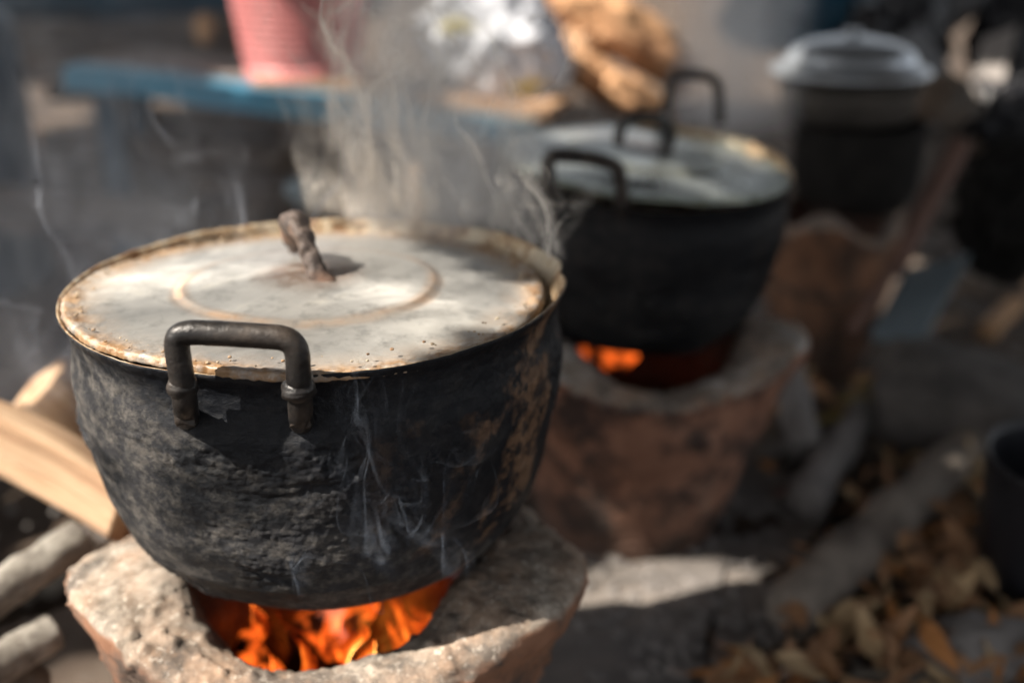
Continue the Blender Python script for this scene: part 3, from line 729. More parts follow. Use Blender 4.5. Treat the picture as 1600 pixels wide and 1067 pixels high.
while nleaf < 250:
    u = rr.uniform(1090, 1660); v = rr.uniform(700, 1130)
    if u < 1290 - (v-790)*.62 + 10: continue      # keep off the boards
    drop_leaf(u, v, rr.uniform(.01, .065))
for k in range(46):
    drop_leaf(rr.uniform(1180, 1400), rr.uniform(560, 720), rr.uniform(.01, .03))
# straw-like yellow leaf beside stove 3
for (u, v, a) in ((1335, 625, .5), (1300, 655, .75), (1370, 600, .4)):
    o = bpy.data.objects.new('dry_leaf', LM[7]); col.objects.link(o); o.parent = ground; o.location = PZ(u, v, .04); o.rotation_euler = (0, .1, a); o.scale = (1.5, .8, 1)
# twigs among the leaves
for k, (u0, v0, u1, v1, m_) in enumerate(((1190, 905, 1300, 850, 'logwood'), (1400, 800, 1470, 730, 'greywood'), (1180, 1030, 1260, 990, 'logwood'), (1330, 1050, 1480, 1065, 'bark'), (1450, 905, 1560, 960, 'leafB'), (1230, 700, 1330, 735, 'greywood'), (1210, 770, 1290, 755, 'redwood'))):
    stick('twig', PZ(u0, v0, .03), PZ(u1, v1, .035), .007, .005, M[m_],
          ['brown twig lying just right of the boards', 'thin grey twig near the far end of the grey branch', 'short brown twig in the leaves near the bottom', 'dark twig along the bottom edge of the leaves', 'flat tan twig right of the grey branch', 'grey twig behind the boards', 'reddish twig behind the narrow board'][k], 'twig', 'twigs among the leaves', seed=300+k)
# crumbs of ash and charcoal over the boards and ground: nobody could count these
parts = []
cb = [chunk_mesh(400+k, s=(.006, .0045, .0035)) for k in range(4)]
rr2 = random.Random(5)
for k in range(1500):
    V, F = cb[k % 4]; s = rr2.uniform(.3, 1.6)
    if k < 300: p = PZ(rr2.uniform(905, 1290), rr2.uniform(700, 1060), .006)
    else: p = Vector((rr2.uniform(-1.3, 1.6), rr2.uniform(.7, 3.4), .0))
    a = rr2.random()*6.28; R_ = np.array([[cos(a), -sin(a), 0], [sin(a), cos(a), 0], [0, 0, 1]])
    parts.append(((V*s) @ R_.T + np.array(p), F))
V, F = merge(parts); o = link('ash_crumbs', mesh_np('ash_crumbs', V, F), M['palestone']); tag(o, 'crumbs of ash and charcoal scattered over ground and boards', 'ash', kind='stuff')

# ------------------------------------------------------------------ background left: blue bench, basket, bag, logs
TY = 2.45
def bench():
    r = empty('blue_bench', PY(480, 160, TY)); r.location.z = 0
    base = r.location.copy()
    def seg(uva, uvb, y0, y1, zt, th, name='bench_plank'):
        pa = PY(*uva, y0); pb = PY(*uvb, y0)
        return pa, pb
    a = PY(115, 118, TY); b_ = PY(840, 205, TY-.18)
    d = (b_-a); L = d.length
    for k, off in enumerate((0, .090, .18, .27)):
        V, F = slab_np(L, .082, .050, 24, 4, 2, .004, 6, 500+k)
        o = link('bench_plank', mesh_np('bench_plank', V, F, False), M['blue'] if k == 0 else M['boardwood'])
        perp = Vector((-d.y, d.x, 0)).normalized()
        orient(o, a+perp*off, b_+perp*off); mw = o.matrix_world.copy(); o.parent = r; o.matrix_world = Matrix.Translation(-Vector(base)) @ mw
    for s, k in ((.06, 0), (.94, 0), (.06, .2), (.94, .2)):
        p = a + d*s + Vector((0, k+.03, 0)); hgt = max(p.z-.02, .05)
        V, F = slab_np(.05, .05, hgt, 2, 2, 6, .002, 9, 520)
        link('leg', mesh_np('leg', V, F, False), M['darkblue'], r, Vector((p.x, p.y, hgt/2)) - base)
    tag(r, 'plank bench with worn blue front edge behind the pots, holding basket and bag', 'bench'); return r, a, b_
bn, ba, bb = bench()
def bench_top(u, y=TY):
    # height of the bench surface under photo column u
    t = (u-115)/(840-115.0); return ba.z + (bb.z-ba.z)*t + .022
# cardboard sheets on the bench
def onbench(u, dy):
    x = (u-800)/FPX*(TY*1.01); return Vector((x, TY+dy-.1*(u-115)/725, bench_top(u)))
c = onbench(510, .10); V, F = slab_np(.30, .22, .02, 10, 6, 1, .004, 9, 541); o = link('cardboard_sheet', mesh_np('cardboard_sheet', V, F, False), M['card'], None, c+Vector((0, 0, .012))); o.rotation_euler[2] = .1; tag(o, 'tan cardboard sheet on the blue bench under the pink basket', 'cardboard', 'cardboard on the bench')
c = PY(770, 165, TY-.10); V, F = slab_np(.30, .24, .022, 10, 6, 1, .006, 9, 542); o = link('cardboard_sheet', mesh_np('cardboard_sheet', V, F, False), M['card'], None, c+Vector((0, .06, 0))); o.rotation_euler = (.0, .06, -.25); tag(o, 'tan cardboard sheet on the blue bench under the white bag', 'cardboard', 'cardboard on the bench')
# pink basket with vertical slats and hoops
def basket():
    c = PY(476, 124, TY+.07); r = empty('plastic_basket', c)
    H, r0, r1 = .30, .124, .162
    def rad(z): return r0+(r1-r0)*z/H
    V, F = revolve_np([(.001, .0), (r0, 0), (r0+.004, .006), (r0+.006, .045), (r0+.002, .045), (r0-.004, .006), (.001, .005)], 64); link('basket_base', mesh_np('basket_base', V, F), M['pink'], r)
    # thin translucent-looking inner wall of fine mesh threads
    n = 60
    parts = []
    V0, F0 = slab_np(.0105, .003, H-.04, 1, 1, 3)
    for k in range(n):
        a = 2*pi*k/n; V = V0.copy(); V[:, 2] += .04+(H-.04)/2
        rr_ = rad(V[:, 2]); X = V[:, 0]; Y = V[:, 1]+rr_
        parts.append((np.stack([X*cos(a)-Y*sin(a), X*sin(a)+Y*cos(a), V[:, 2]], 1), F0))
    me0 = None
    for k, (V, F) in enumerate(parts):
        link('slat', mesh_np('slat', V, F, False), M['pink'], r)
    for z in np.arange(.06, H, .016):
        q = rad(z)+.0025
        V, F = revolve_np([(q-.002, z-.0028), (q+.0005, z-.0028), (q+.0005, z+.0028), (q-.002, z+.0028), (q-.002, z-.0028)], 64); link('hoop', mesh_np('hoop', V, F), M['pink'], r)
    q = rad(H)
    V, F = revolve_np([(q-.006, H-.01), (q+.012, H-.008), (q+.014, H+.006), (q-.004, H+.01), (q-.006, H-.01)], 64); link('rim', mesh_np('rim', V, F), M['pink'], r)
    tag(r, 'pink plastic basket with slatted sides standing on the blue bench', 'basket')
basket()
# white plastic bag with yellow patches
c = PY(775, 70, TY+.02)
bag = crumple('plastic_bag', c, (.15, .10, .12), M['white'], 'crumpled white plastic bag with yellow print slumped on the bench', 'bag', 551, (.2, .55, .2), am=.42)
for k, (u, v, s) in enumerate(((715, 45, .035), (815, 128, .045), (725, 75, .022))):
    import bmesh
    p = PY(u, v, TY-.075+.02*k); bm = bmesh.new(); bmesh.ops.create_icosphere(bm, subdivisions=3, radius=1); V = np.array([q.co[:] for q in bm.verts]); F = [tuple(q.index for q in f.verts) for f in bm.faces]; bm.free()
    V = V*np.array([s, .02, s*.6])*(1+.25*fbm(V, 2, 2, k))[:, None]
    o = link('yellow_print', mesh_np('yellow_print', V, F), M['yellow']); o.parent = bag; o.matrix_world = Matrix.Translation(p)
    o.matrix_parent_inverse = (Matrix.Translation(bag.location) @ bag.rotation_euler.to_matrix().to_4x4()).inverted()
# sacks / curled bark heap lit by the sun
heap = [(905, 25, 2.75, (.13, .07, .075), 1), (985, 60, 2.72, (.16, .07, .085), 2), (940, 130, 2.62, (.10, .06, .06), 3), (1030, 95, 2.8, (.10, .06, .07), 4), (1000, 160, 2.55, (.085, .05, .05), 5), (900, 90, 2.7, (.06, .05, .09), 6)]
lbs = ['upper left tan sack of the sunlit heap behind the bag', 'big tan sack in the middle of the sunlit heap', 'lower tan sack of the sunlit heap, nearest the middle pot', 'right-hand tan sack of the sunlit heap near the smoke', 'small tan sack just behind the middle pot lid', 'narrow tan sack right against the white bag']
for (u, v, y, s, k), lb in zip(heap, lbs):
    crumple('sack', PY(u, v, y), (s[0]*1.2, s[1], s[2]*.8), M['sack'] if k != 6 else M['card'], lb, 'sack', 560+k, (.1*k, .55, .12*k), 'tan sacks in the sun', am=.22)
# sunlit stake just behind the front pot
stick('wooden_stake', PY(652, 345, 1.55), PY(650, 262, 1.60), .016, .015, M['firewood'], 'pale upright stake seen through steam behind the front pot', 'stake', seed=571, noise=.06)
# stacked firewood behind at left, with pale cut ends
logs = [(74, 142, 300, 140, 3.1, .030), (62, 220, 330, 218, 2.9, .030), (235, 195, 430, 205, 2.7, .045), (-60, 105, 400, 95, 3.3, .055), (-60, 62, 330, 50, 3.5, .055), (320, 45, 420, 50, 3.0, .045), (-60, 262, 300, 290, 2.5, .05), (180, 240, 460, 255, 2.55, .045), (-60, 320, 330, 350, 2.2, .05)]
for k, (u0, v0, u1, v1, y, r) in enumerate(logs):
    t = empty('log', PY(u0, v0, y)); d = PY(u1, v1, y+.18)-t.location
    V, F = tube_np([Vector(), d*.33, d*.66, d], [r, r*1.02, r*.97, r*.95], 20, True, .07, 14, 600+k, 24); link('trunk', mesh_np('trunk', V, F), M['logwood' if k % 2 else 'greywood'], t)
    dn = d.normalized(); V, F = tube_np([-dn*.002, -dn*.006, -dn*.009], [r*.93, r*.9, r*.80], 20, True, .05, 20, 650+k, 5)
    link('cut_end', mesh_np('cut_end', V, F), M['logend' if k in (0, 1, 2, 5) else 'logwood'], t)
    tag(t, ['log with glowing tan cut end at far left, upper of two', 'log with tan cut end at far left, below the other', 'shorter log with pinkish cut end below the blue bench', 'long grey log lying across the top left', 'log at the very top left behind the long grey one', 'log with tan end just left of the pink basket', 'dark log low at left behind the steam', 'dark log beneath the blue bench', 'lowest dark log at left, nearest the front pot'][k], 'log', 'stacked logs at upper left')
# blue barrel at left edge
V, F = revolve_np([(.001, 0), (.16, 0), (.17, .02), (.172, .2), (.178, .21), (.172, .22), (.172, .42), (.178, .43), (.172, .44), (.168, .62), (.15, .64), (.001, .64)], 64, None, 90)
o = link('blue_barrel', mesh_np('blue_barrel', V, F), M['darkblue'], None, Vector((PY(-75, 100, 2.5).x-.03, 2.5, 0))); tag(o, 'dark blue plastic barrel at the left edge', 'barrel')
rock('blue_bundle', PY(490, 300, 1.9), (.045, .03, .03), M['bluegrey'], 'small bluish bundle behind the steam of the front pot', 'bundle', 581)
stick('dark_log', PZ(410, 330, .05), PZ(640, 250, .05), .06, .055, M['logwood'], 'dark brown log on the ground under the blue bench', 'log', seed=583)
crumple('dark_tarp', PY(250, -10, 4.2), (.75, .2, .16), M['darkblue'], 'dark blue folded tarpaulin at the top left behind the logs', 'tarp', 584)

# background right: dark crumpled sheets, pale tray, sacks
bgr = [('sheet_heap', 1265, 30, 2.9, (.20, .12, .10), 'darkblue', 'dark bluish crumpled sheet behind the far silver lid', 'sheet'),
       ('sheet_heap', 1400, 60, 2.7, (.14, .1, .11), 'black', 'black crumpled plastic right of the far silver lid', 'sheet'),
       ('sheet_heap', 1560, 200, 2.4, (.12, .1, .10), 'black', 'black plastic heap at the right edge behind the pale tray', 'sheet'),
       ('sheet_heap', 1455, 25, 2.9, (.15, .06, .05), 'greysheet', 'grey folded sheet at the top right', 'sheet'),
       ('sheet_heap', 1330, 10, 3.2, (.09, .07, .07), 'card', 'tan crumpled paper at the top, right of the smoke', 'paper'),
       ('sheet_heap', 1470, 165, 2.3, (.055, .05, .06), 'logwood', 'brown paper bundle right of the far pan', 'paper'),
       ('sheet_heap', 1590, 60, 2.8, (.12, .1, .1), 'black', 'black crumpled plastic in the top right corner', 'sheet'),
       ('sheet_heap', 1580, 330, 2.2, (.13, .12, .10), 'charwood', 'charred heap at the right edge above the grey rock', 'heap'),
       ('sheet_heap', 1480, 290, 2.3, (.08, .07, .05), 'stone', 'dark lump between the far pot and the right edge', 'heap')]
for k, (n, u, v, y, s, m_, lb, ct) in enumerate(bgr):
    crumple(n, PY(u, v, y), s, M[m_], lb, ct, 700+k, (.3*k, .2*k, .7*k), am=.4)
board('tin_sheet', [PY(1400, 60, 2.5), PY(1440, 40, 2.5), PY(1525, 170, 2.35), PY(1485, 190, 2.35)], .008, M['greysheet'], 'grey strip of sheet metal slanting at the upper right', 'metal strip', 721)
board('pale_tray', [PY(1495, 175, 2.32), PY(1560, 160, 2.3), PY(1590, 40, 2.45), PY(1535, 60, 2.5)], .02, M['palestone'], 'pale tray standing tilted at the upper right', 'tray', 722)
board('pale_tray', [PY(1450, 20, 2.9), PY(1560, 0, 2.9), PY(1590, -60, 3.1), PY(1470, -40, 3.1)], .02, M['card'], 'tan flattened box at the very top right', 'box', 723)
stick('brown_stick', PZ(1420, 420, .02), PZ(1600, 470, .05), .025, .022, M['logwood'], 'brown stick on the ground right of the bluish board', seed=731)
stick('brown_stick', PZ(1540, 520, .03), PZ(1640, 430, .05), .022, .022, M['logend'], 'tan stick end at the right edge beyond the rock', seed=732)
rock('orange_pebble', PZ(1525, 363, .02), (.03, .03, .025), M['logend'], 'small tan stub in the dark at right', 'stub', 733)
stick('brown_stick', PZ(1255, 700, .05), PZ(1225, 560, .12), .03, .03, M['palestone'], 'pale brick-like stub between middle stove and far stove', seed=734)
rock('ground_stone', PZ(1180, 690, .03), (.08, .05, .04), M['logwood'], 'brown clod beside the right of the middle stove', 'clod', 735)
rock('ground_stone', PZ(1150, 520, .04), (.12, .09, .06), M['palestone'], 'pale clod behind the middle stove on its right', 'clod', 736)

# ------------------------------------------------------------------ unseen awning added overhead, its holes placed to shape the sun patches
AZ = 2.1
lit = []         # (x, y, z, radius) places that the sun reaches
def L_(p, r): lit.append((p[0], p[1], p[2], r))
L_((POT1.x-.03, POT1.y-.03, .45), .27); L_((POT1.x-.3, POT1.y-.0, .3), .32); L_((POT1.x-.12, POT1.y-.3, .3), .35); L_((-.5, .75, .2), .35)
L_((POT1.x-.1, POT1.y+.08, .56), .17)
L_(PZ(1115, 903, BZ), .036); L_(PZ(1155, 905, BZ), .036); L_(PZ(1215, 905, BZ), .028); L_(PZ(950, 950, BZ), .05); L_(PZ(1000, 935, BZ), .035)
L_(PY(425, 60, TY), .11); L_(PY(430, 140, TY), .11); L_(PY(500, 150, TY), .09); L_(PY(560, 165, TY), .07)
L_(PY(800, 70, TY), .17); L_(PY(800, 170, TY-.1), .12); L_(PY(960, 60, 2.7), .25); L_(PY(1010, 150, 2.6), .10)
L_(PY(1100, 60, 2.3), .14)
L_(PY(1150, 250, 1.55), .05); L_(PY(1195, 270, 1.5), .03); L_(PY(1225, 95, 2.0), .07)
L_(PY(640, 200, 1.0), .16); L_(PY(700, 60, 1.2), .15); L_(PY(780, 260, 1.0), .10); L_(PY(650, 290, 1.57), .07)
L_(PY(1545, 100, 2.35), .06); L_(PY(1350, 10, 3.2), .06)
dark = [(*PY(60, 190, 3.0), .30), (*PY(170, 215, 3.0), .30), (*PZ(1420, 800, .05), .16), (*PZ(1300, 900, .05), .10), (POT2.x, POT2.y-.13, .2, .13), (POT2.x, POT2.y-.18, .42, .12), (P3.x, P3.y-.1, .35, .12), (*PZ(1500, 960, .0), .14)]
for u_, v_, r_ in ((1240, 945, .03), (1360, 1000, .035), (1480, 900, .03), (1300, 640, .035), (1560, 820, .035), (60, 700, .25)): L_(PZ(u_, v_, .03), r_)
def build_awning():
    cs = .022; x0, x1, y0, y1 = -4.2, 3.0, -1.6, 4.6
    nx, ny = int((x1-x0)/cs), int((y1-y0)/cs)
    xs = x0 + (np.arange(nx)+.5)*cs; ys = y0 + (np.arange(ny)+.5)*cs
    X, Y = np.meshgrid(xs, ys, indexing='ij'); keep = np.ones((nx, ny), bool)
    nz = fbm(np.stack([X, Y, 0*X], -1), 7, 3, 9)
    for px, py, pz, r in lit:
        t = (AZ-pz)/SDIR.z; cx, cy = px+SDIR.x*t, py+SDIR.y*t
        keep &= np.hypot(X-cx, Y-cy) > r*(1+.18*nz)
    for px, py, pz, r in dark:
        t = (AZ-pz)/SDIR.z; cx, cy = px+SDIR.x*t, py+SDIR.y*t
        ok = np.ones_like(keep)
        for qx, qy, qz, q in lit[:5]:
            t = (AZ-qz)/SDIR.z; ok &= np.hypot(X-qx-SDIR.x*t, Y-qy-SDIR.y*t) > q
        keep |= (np.hypot(X-cx, Y-cy) < r) & ok
    # ragged left edge of the added awning
    keep &= ~((X < -3.95+.15*nz))
    vid = np.full((nx+1, ny+1), -1); V = []; F = []
    zz = lambda i, j: AZ + .03*math.sin(i*.05)*math.cos(j*.07)
    for i in range(nx):
        for j in range(ny):
            if not keep[i, j]: continue
            q = []
            for a, b in ((0, 0), (1, 0), (1, 1), (0, 1)):
                if vid[i+a, j+b] < 0: vid[i+a, j+b] = len(V); V.append((x0+(i+a)*cs, y0+(j+b)*cs, zz(i+a, j+b)))
                q.append(vid[i+a, j+b])
            F.append(tuple(q))
    r = empty('added_shade_awning', (0, 0, 0)); o = link('tarpaulin', mesh_np('tarpaulin', V, F), M['awning'], r)
    s = o.modifiers.new('solid', 'SOLIDIFY'); s.thickness = .004
    for (x, y) in ((-3.7, 4.5), (2.9, 4.5), (2.9, -1.5), (-3.7, -1.5)): tube('added_awning_pole', [(x, y, 0), (x, y, 1), (x, y, AZ)], .03, M['greywood'], r, ns=10)
    tag(r, 'unseen dark awning added overhead for shade, holes shaped to place the sun patches', 'awning')
build_awning()

# ------------------------------------------------------------------ steam and smoke
def smoke(name, lo, hi, dens, label, cat, seed, axis, width, scale=9.0, thr=.5, stretch=.45, tint=(.95, .95, .97), step=1.0, warp=.09, base=.0, fall=(0, .08, .8, 1), sharp=.12):
    """box of air between lo and hi; axis = ((x,y) at bottom, (x,y) at top); width = (w bottom, w top)"""
    lo = Vector(lo); hi = Vector(hi); c = (lo+hi)/2; s = hi-lo
    V, F = slab_np(s.x, s.y, s.z, 1, 1, 1)
    t = NT(name+'_'+str(seed)); t.n.remove(t.b)
    mp = t.n.new('ShaderNodeMapping'); mp.inputs['Location'].default_value = (seed*1.37, seed*.77, seed*.31); mp.inputs['Scale'].default_value = (1, 1, stretch)
    t.l.new(t.tc.outputs['Object'], mp.inputs[0])
    w = t.noise(scale*.55, 3, .55, mp.outputs[0], 0, True)
    sub = t.n.new('ShaderNodeVectorMath'); sub.operation = 'SUBTRACT'; t.l.new(w, sub.inputs[0]); sub.inputs[1].default_value = (.5, .5, .5)
    vm = t.n.new('ShaderNodeVectorMath'); vm.operation = 'MULTIPLY_ADD'; t.l.new(sub.outputs[0], vm.inputs[0]); vm.inputs[1].default_value = (warp*2,)*3; t.l.new(mp.outputs[0], vm.inputs[2])
    n = t.noise(scale, 4, .58, vm.outputs[0])
    rid = t.math('ABSOLUTE', t.math('MULTIPLY_ADD', n, 2, -1))
    wisps = t.ramp(rid, [(0, 1), (sharp*.4, .45), (sharp, .06), (sharp*2.5, 0)])
    n2 = t.noise(scale*.45, 2, .5, vm.outputs[0])
    puff = t.ramp(n2, [(thr-.08, 0), (thr+.14, 1)])
    d = t.math('MULTIPLY', t.math('ADD', wisps, base), puff)
    x = t.xyz(); h = t.math('MULTIPLY_ADD', x[2], 1/s.z, .5)
    (ax0, ay0), (ax1, ay1) = axis; ax0 -= c.x; ax1 -= c.x; ay0 -= c.y; ay1 -= c.y
    sw = t.xyz(sub.outputs[0])
    cx = t.math('ADD', t.math('MULTIPLY_ADD', h, ax1-ax0, ax0), t.math('MULTIPLY', sw[0], .5*width[1])); cy = t.math('MULTIPLY_ADD', h, ay1-ay0, ay0)
    wd = t.math('MULTIPLY_ADD', h, width[1]-width[0], width[0])
    dx = t.math('DIVIDE', t.math('SUBTRACT', x[0], cx), wd); dy = t.math('DIVIDE', t.math('SUBTRACT', x[1], cy), wd)
    r2 = t.math('ADD', t.math('MULTIPLY', dx, dx), t.math('MULTIPLY', dy, dy))
    env = t.math('SUBTRACT', 1, r2, clamp=True)
    env = t.math('MULTIPLY', env, t.ramp(h, [(fall[0], 0), (fall[1], 1), (fall[2], .6), (fall[3], 0)]))
    dd = t.math('MULTIPLY', t.math('MULTIPLY', d, env), dens)
    pv = t.n.new('ShaderNodeVolumeScatter'); pv.inputs['Color'].default_value = (*tint, 1); pv.inputs['Anisotropy'].default_value = .25
    t.l.new(dd, pv.inputs['Density']); t.l.new(pv.outputs[0], t.out.inputs['Volume'])
    t.m.cycles.volume_step_rate = step
    o = link(name, mesh_np(name, V, F, False), t.m, None, c); tag(o, label, cat, kind='stuff'); return o

def fire_veil_mat(name, strength, z0, z1):
    t = NT(name); t.n.remove(t.b)
    lw = t.n.new('ShaderNodeLayerWeight'); lw.inputs['Blend'].default_value = .5
    cosv = t.math('MAXIMUM', t.math('SUBTRACT', 1, lw.outputs['Facing']), .10)
    at = t.n.new('ShaderNodeAttribute'); at.attribute_name = 'vapour'
    n = t.ramp(t.noise(38, 3, .6, t.coord((1, 1, .4))), [(.45, .0), (.62, 1)])
    h = t.ramp(t.math('DIVIDE', t.math('SUBTRACT', t.xyz()[2], z0), z1-z0), [(0, 1), (1, 0)])
    g = t.math('DIVIDE', t.math('MULTIPLY', t.math('MULTIPLY', at.outputs['Fac'], n), h), cosv)
    em = t.n.new('ShaderNodeEmission'); t.l.new(t.ramp(t.math('MULTIPLY', g, .7), [(0, (1, .07, .006)), (.35, (1, .19, .018)), (1, (1, .50, .12))]), em.inputs[0])
    t.l.new(t.math('MULTIPLY', g, strength), em.inputs[1])
    tp = t.n.new('ShaderNodeBsdfTransparent'); ad = t.n.new('ShaderNodeAddShader'); t.l.new(em.outputs[0], ad.inputs[0]); t.l.new(tp.outputs[0], ad.inputs[1])
    t.l.new(ad.outputs[0], t.out.inputs['Surface']); return t.m
def veil_mat(name, colr, tau):
    """thin sheet of vapour: more opaque where it is seen edge on, as a real sheet of smoke is"""
    t = NT(name); t.n.remove(t.b)
    lw = t.n.new('ShaderNodeLayerWeight'); lw.inputs['Blend'].default_value = .5
    cosv = t.math('MAXIMUM', t.math('SUBTRACT', 1, lw.outputs['Facing']), .15)
    at = t.n.new('ShaderNodeAttribute'); at.attribute_name = 'vapour'
    n = t.ramp(t.noise(26, 4, .6), [(.36, .15), (.62, 1)])
    dens = t.math('MULTIPLY', t.math('MULTIPLY', at.outputs['Fac'], n), tau)
    al = t.math('SUBTRACT', 1, t.math('EXPONENT', t.math('MULTIPLY', t.math('DIVIDE', dens, cosv), -1)))
    d = t.n.new('ShaderNodeBsdfDiffuse'); d.inputs[0].default_value = (*colr, 1)
    tr = t.n.new('ShaderNodeBsdfTranslucent'); tr.inputs[0].default_value = (*colr, 1)
    m1 = t.n.new('ShaderNodeMixShader'); m1.inputs[0].default_value = .5; t.l.new(d.outputs[0], m1.inputs[1]); t.l.new(tr.outputs[0], m1.inputs[2])
    tp = t.n.new('ShaderNodeBsdfTransparent'); m2 = t.n.new('ShaderNodeMixShader'); t.l.new(al, m2.inputs[0]); t.l.new(tp.outputs[0], m2.inputs[1]); t.l.new(m1.outputs[0], m2.inputs[2])
    t.l.new(m2.outputs[0], t.out.inputs['Surface']); return t.m
def curl(P, sc_, seed):
    e = .35/sc_
    def pot(Q): return np.stack([fbm(Q, sc_, 2, seed), fbm(Q+31.7, sc_, 2, seed+3), fbm(Q-17.9, sc_, 2, seed+6)], -1)
    dx = (pot(P+[e, 0, 0])-pot(P-[e, 0, 0]))/(2*e); dy = (pot(P+[0, e, 0])-pot(P-[0, e, 0]))/(2*e); dz = (pot(P+[0, 0, e])-pot(P-[0, 0, e]))/(2*e)
    return np.stack([dy[:, 2]-dz[:, 1], dz[:, 0]-dx[:, 2], dx[:, 1]-dy[:, 0]], -1)/sc_
def veils(name, lines, length, steps, colr, tau, turb, sc_, label, cat, seed, drift=(0, 0, 1), pull=None, fade_in=.06, npt=90, mat=None, vary=0):
    """sheets of vapour carried up a swirling air current from seed lines"""
    P = []; K = len(lines)
    for a, b, wob in lines:
        s_ = np.linspace(0, 1, npt)[:, None]; A = np.array(a); B = np.array(b); mid = np.array([0, wob, 0])
        P.append(A*(1-s_)+B*s_ + mid*np.sin(pi*s_))
    rv = np.random.default_rng(seed); OFF = np.repeat(rv.uniform(-vary, vary, (K, 3)), npt, 0); CH = np.repeat(rv.choice([0, 1, 2], K), npt)[:, None]*3.3*(vary > 0)
    P = np.concatenate(P); path = [P.copy()]; h = length/steps; D = np.array(drift, float)
    for k in range(steps-1):
        g = min(1, .25+1.6*k/steps)
        v = D + turb*g*curl(P*np.array([1, 1, .8]) + OFF + CH, sc_, seed)
        if pull is not None:
            c = np.array(pull[0]); v[:, :2] += (c[:2]-P[:, :2])*pull[1]
        P = P + v*h; path.append(P.copy())
    A = np.array(path)                                            # steps, K*npt, 3
    Vs = []; Fs = []; Ds = []; o = 0; kk = np.arange(steps)/(steps-1)
    for j in range(K):
        V = A[:, j*npt:(j+1)*npt]; st = np.linspace(0, 1, npt)
        stretch = np.linalg.norm(np.gradient(V, axis=1), axis=-1); s0 = stretch[:1].mean()
        den = np.clip(s0/np.maximum(stretch, 1e-5), 0, 1.6)
        den = den*(np.clip(kk/fade_in, 0, 1)*(1-kk)**.8)[:, None]*np.sin(pi*np.clip(st, .0, 1))[None, :]**.6
        den = np.clip(den-.05, 0, 2)*np.clip(.75+.9*vnoise(np.stack([kk[:, None]*7+0*st, st*9+0*kk[:, None], 0*st+j*5+0*kk[:, None]], -1), seed), 0, 1.4)
        idx = np.arange(steps*npt).reshape(steps, npt)+o; o += steps*npt; dm = np.minimum(den[:-1, :-1], den[1:, 1:]); keepf = (dm > .05).ravel()
        Vs.append(V.reshape(-1, 3)); Ds.append(den.ravel())
        Fs.append(np.stack([idx[:-1, :-1], idx[:-1, 1:], idx[1:, 1:], idx[1:, :-1]], -1).reshape(-1, 4)[keepf])
    V = np.concatenate(Vs); F = np.concatenate(Fs); me = mesh_np(name, V, F)
    at = me.attributes.new('vapour', 'FLOAT', 'POINT'); at.data.foreach_set('value', np.concatenate(Ds).astype(np.float32))
    ob = link(name, me, mat or veil_mat(name+'_veil_'+str(seed), colr, tau)); tag(ob, label, cat, kind='stuff'); return ob
rs = random.Random(31)
# seed lines along the back of the rim of the front pot
ln = []
for k in range(24):
    am = radians(rs.triangular(48, 102, 80)); hw = radians(rs.uniform(2.5, 9)); r = rs.uniform(.190, .208)
    ln.append(((POT1.x+cos(am+hw)*r, POT1.y+sin(am+hw)*r, .556), (POT1.x+cos(am-hw)*r, POT1.y+sin(am-hw)*r, .556), .006))
veils('steam_wisps', ln, .32, 120, (.97, .90, .81), .55, .78, 18, 'pale twisting wisps of steam rising off the back rim of the front pot', 'steam', 41, drift=(-.10, .02, 1), pull=((-.06, 1.05), .15), npt=70, vary=.03)
ln = []
for k in range(16):
    am = radians(rs.uniform(12, 92)); hw = radians(rs.uniform(4, 9)); r = rs.uniform(.195, .212)
    ln.append(((POT1.x+cos(am+hw)*r, POT1.y+sin(am+hw)*r, .556), (POT1.x+cos(am-hw)*r, POT1.y+sin(am-hw)*r, .556), .006))
veils('steam_wisps', ln, .26, 110, (.97, .92, .85), .26, 1.0, 14, 'loose billowing steam drifting right from the rim of the front pot', 'steam', 44, drift=(.10, .06, 1), npt=70, vary=.05)
ln = []
for k in range(16):
    u = rs.uniform(545, 740); p = PY(u, 905, .69); q = PY(u+rs.uniform(15, 60), 890, .69); ln.append((p, q, -.008))
for k in range(1):
    p = PY(rs.uniform(430, 500), 935, .66); ln.append((p, p+Vector((.02, 0, .004)), -.006))
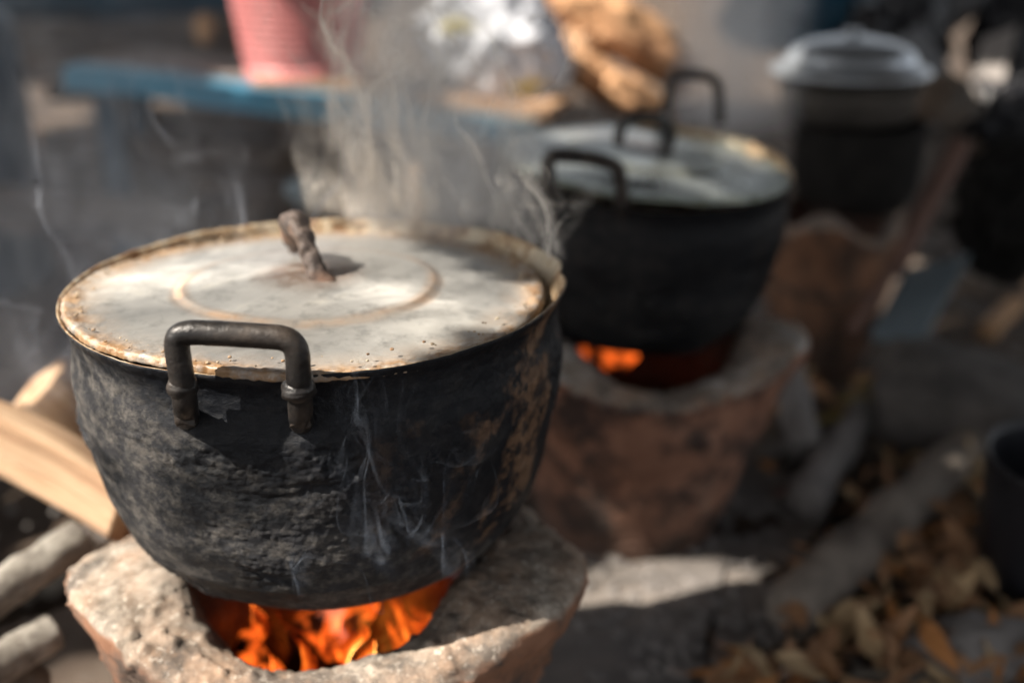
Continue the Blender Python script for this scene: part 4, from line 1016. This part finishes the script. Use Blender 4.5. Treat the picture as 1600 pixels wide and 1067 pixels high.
veils('smoke_wisps', ln, .20, 110, (.62, .72, .90), .025, .70, 24, 'thin bluish curls of smoke climbing the front wall of the foreground pot', 'smoke', 47, drift=(.05, -.22, 1), pull=((-.07, .640), .6), npt=60, vary=.012)
ln = []
for k in range(14):
    x = rs.uniform(-.52, -.22); y = rs.uniform(.98, 1.1); ln.append(((x-.05, y, .36), (x+.05, y+.04, .36), .02))
veils('smoke_wisps', ln, .36, 110, (.66, .71, .82), .085, .6, 13, 'faint grey veils of smoke drifting behind the left of the front pot', 'smoke', 53, drift=(.05, 0, 1), npt=70, vary=.05)
smoke('steam', (-.30, .94, .545), (.20, 1.18, 1.05), 20, 'soft cloud of steam behind the front pot', 'steam', 4, ((-.065, 1.05), (-.08, 1.05)), (.105, .10), scale=12, thr=.45, stretch=.5, warp=.06, base=.3, step=.9, sharp=.2, fall=(0, .05, .75, 1))
smoke('smoke', (-.70, 1.0, .3), (-.16, 1.24, .86), 1.6, 'faint grey haze of smoke hanging behind the left of the front pot', 'smoke', 15, ((-.43, 1.12), (-.43, 1.12)), (.24, .24), scale=9, thr=.44, stretch=.6, warp=.08, base=.3, step=1.0, tint=(.86, .90, 1.0), sharp=.2)
smoke('smoke', (.20, 1.66, .50), (.52, 1.86, 1.0), 8, 'grey smoke column rising behind the middle pot', 'smoke', 21, ((.36, 1.76), (.35, 1.76)), (.11, .13), scale=8, thr=.36, stretch=.5, warp=.06, base=.6, step=1.0, tint=(.88, .90, .95), sharp=.3)
ln = []
for (x, y, w) in ((-.055, -.075, .022), (-.025, -.10, .018), (.01, -.085, .025), (.035, -.06, .022), (.06, -.09, .018), (-.08, -.03, .02), (.08, -.03, .022), (0, -.02, .03)):
    ln.append(((POT1.x+x-w, POT1.y+y, .185), (POT1.x+x+w, POT1.y+y-.006, .185), .012))
veils('flames', ln, .125, 60, (1, .3, .05), 1, .55, 24, 'bright curling flame tongues in the mouth of the front stove', 'fire', 61, npt=40, mat=fire_veil_mat('flame_tongues', 1.15, .18, .315))
print('leaves', nleaf)
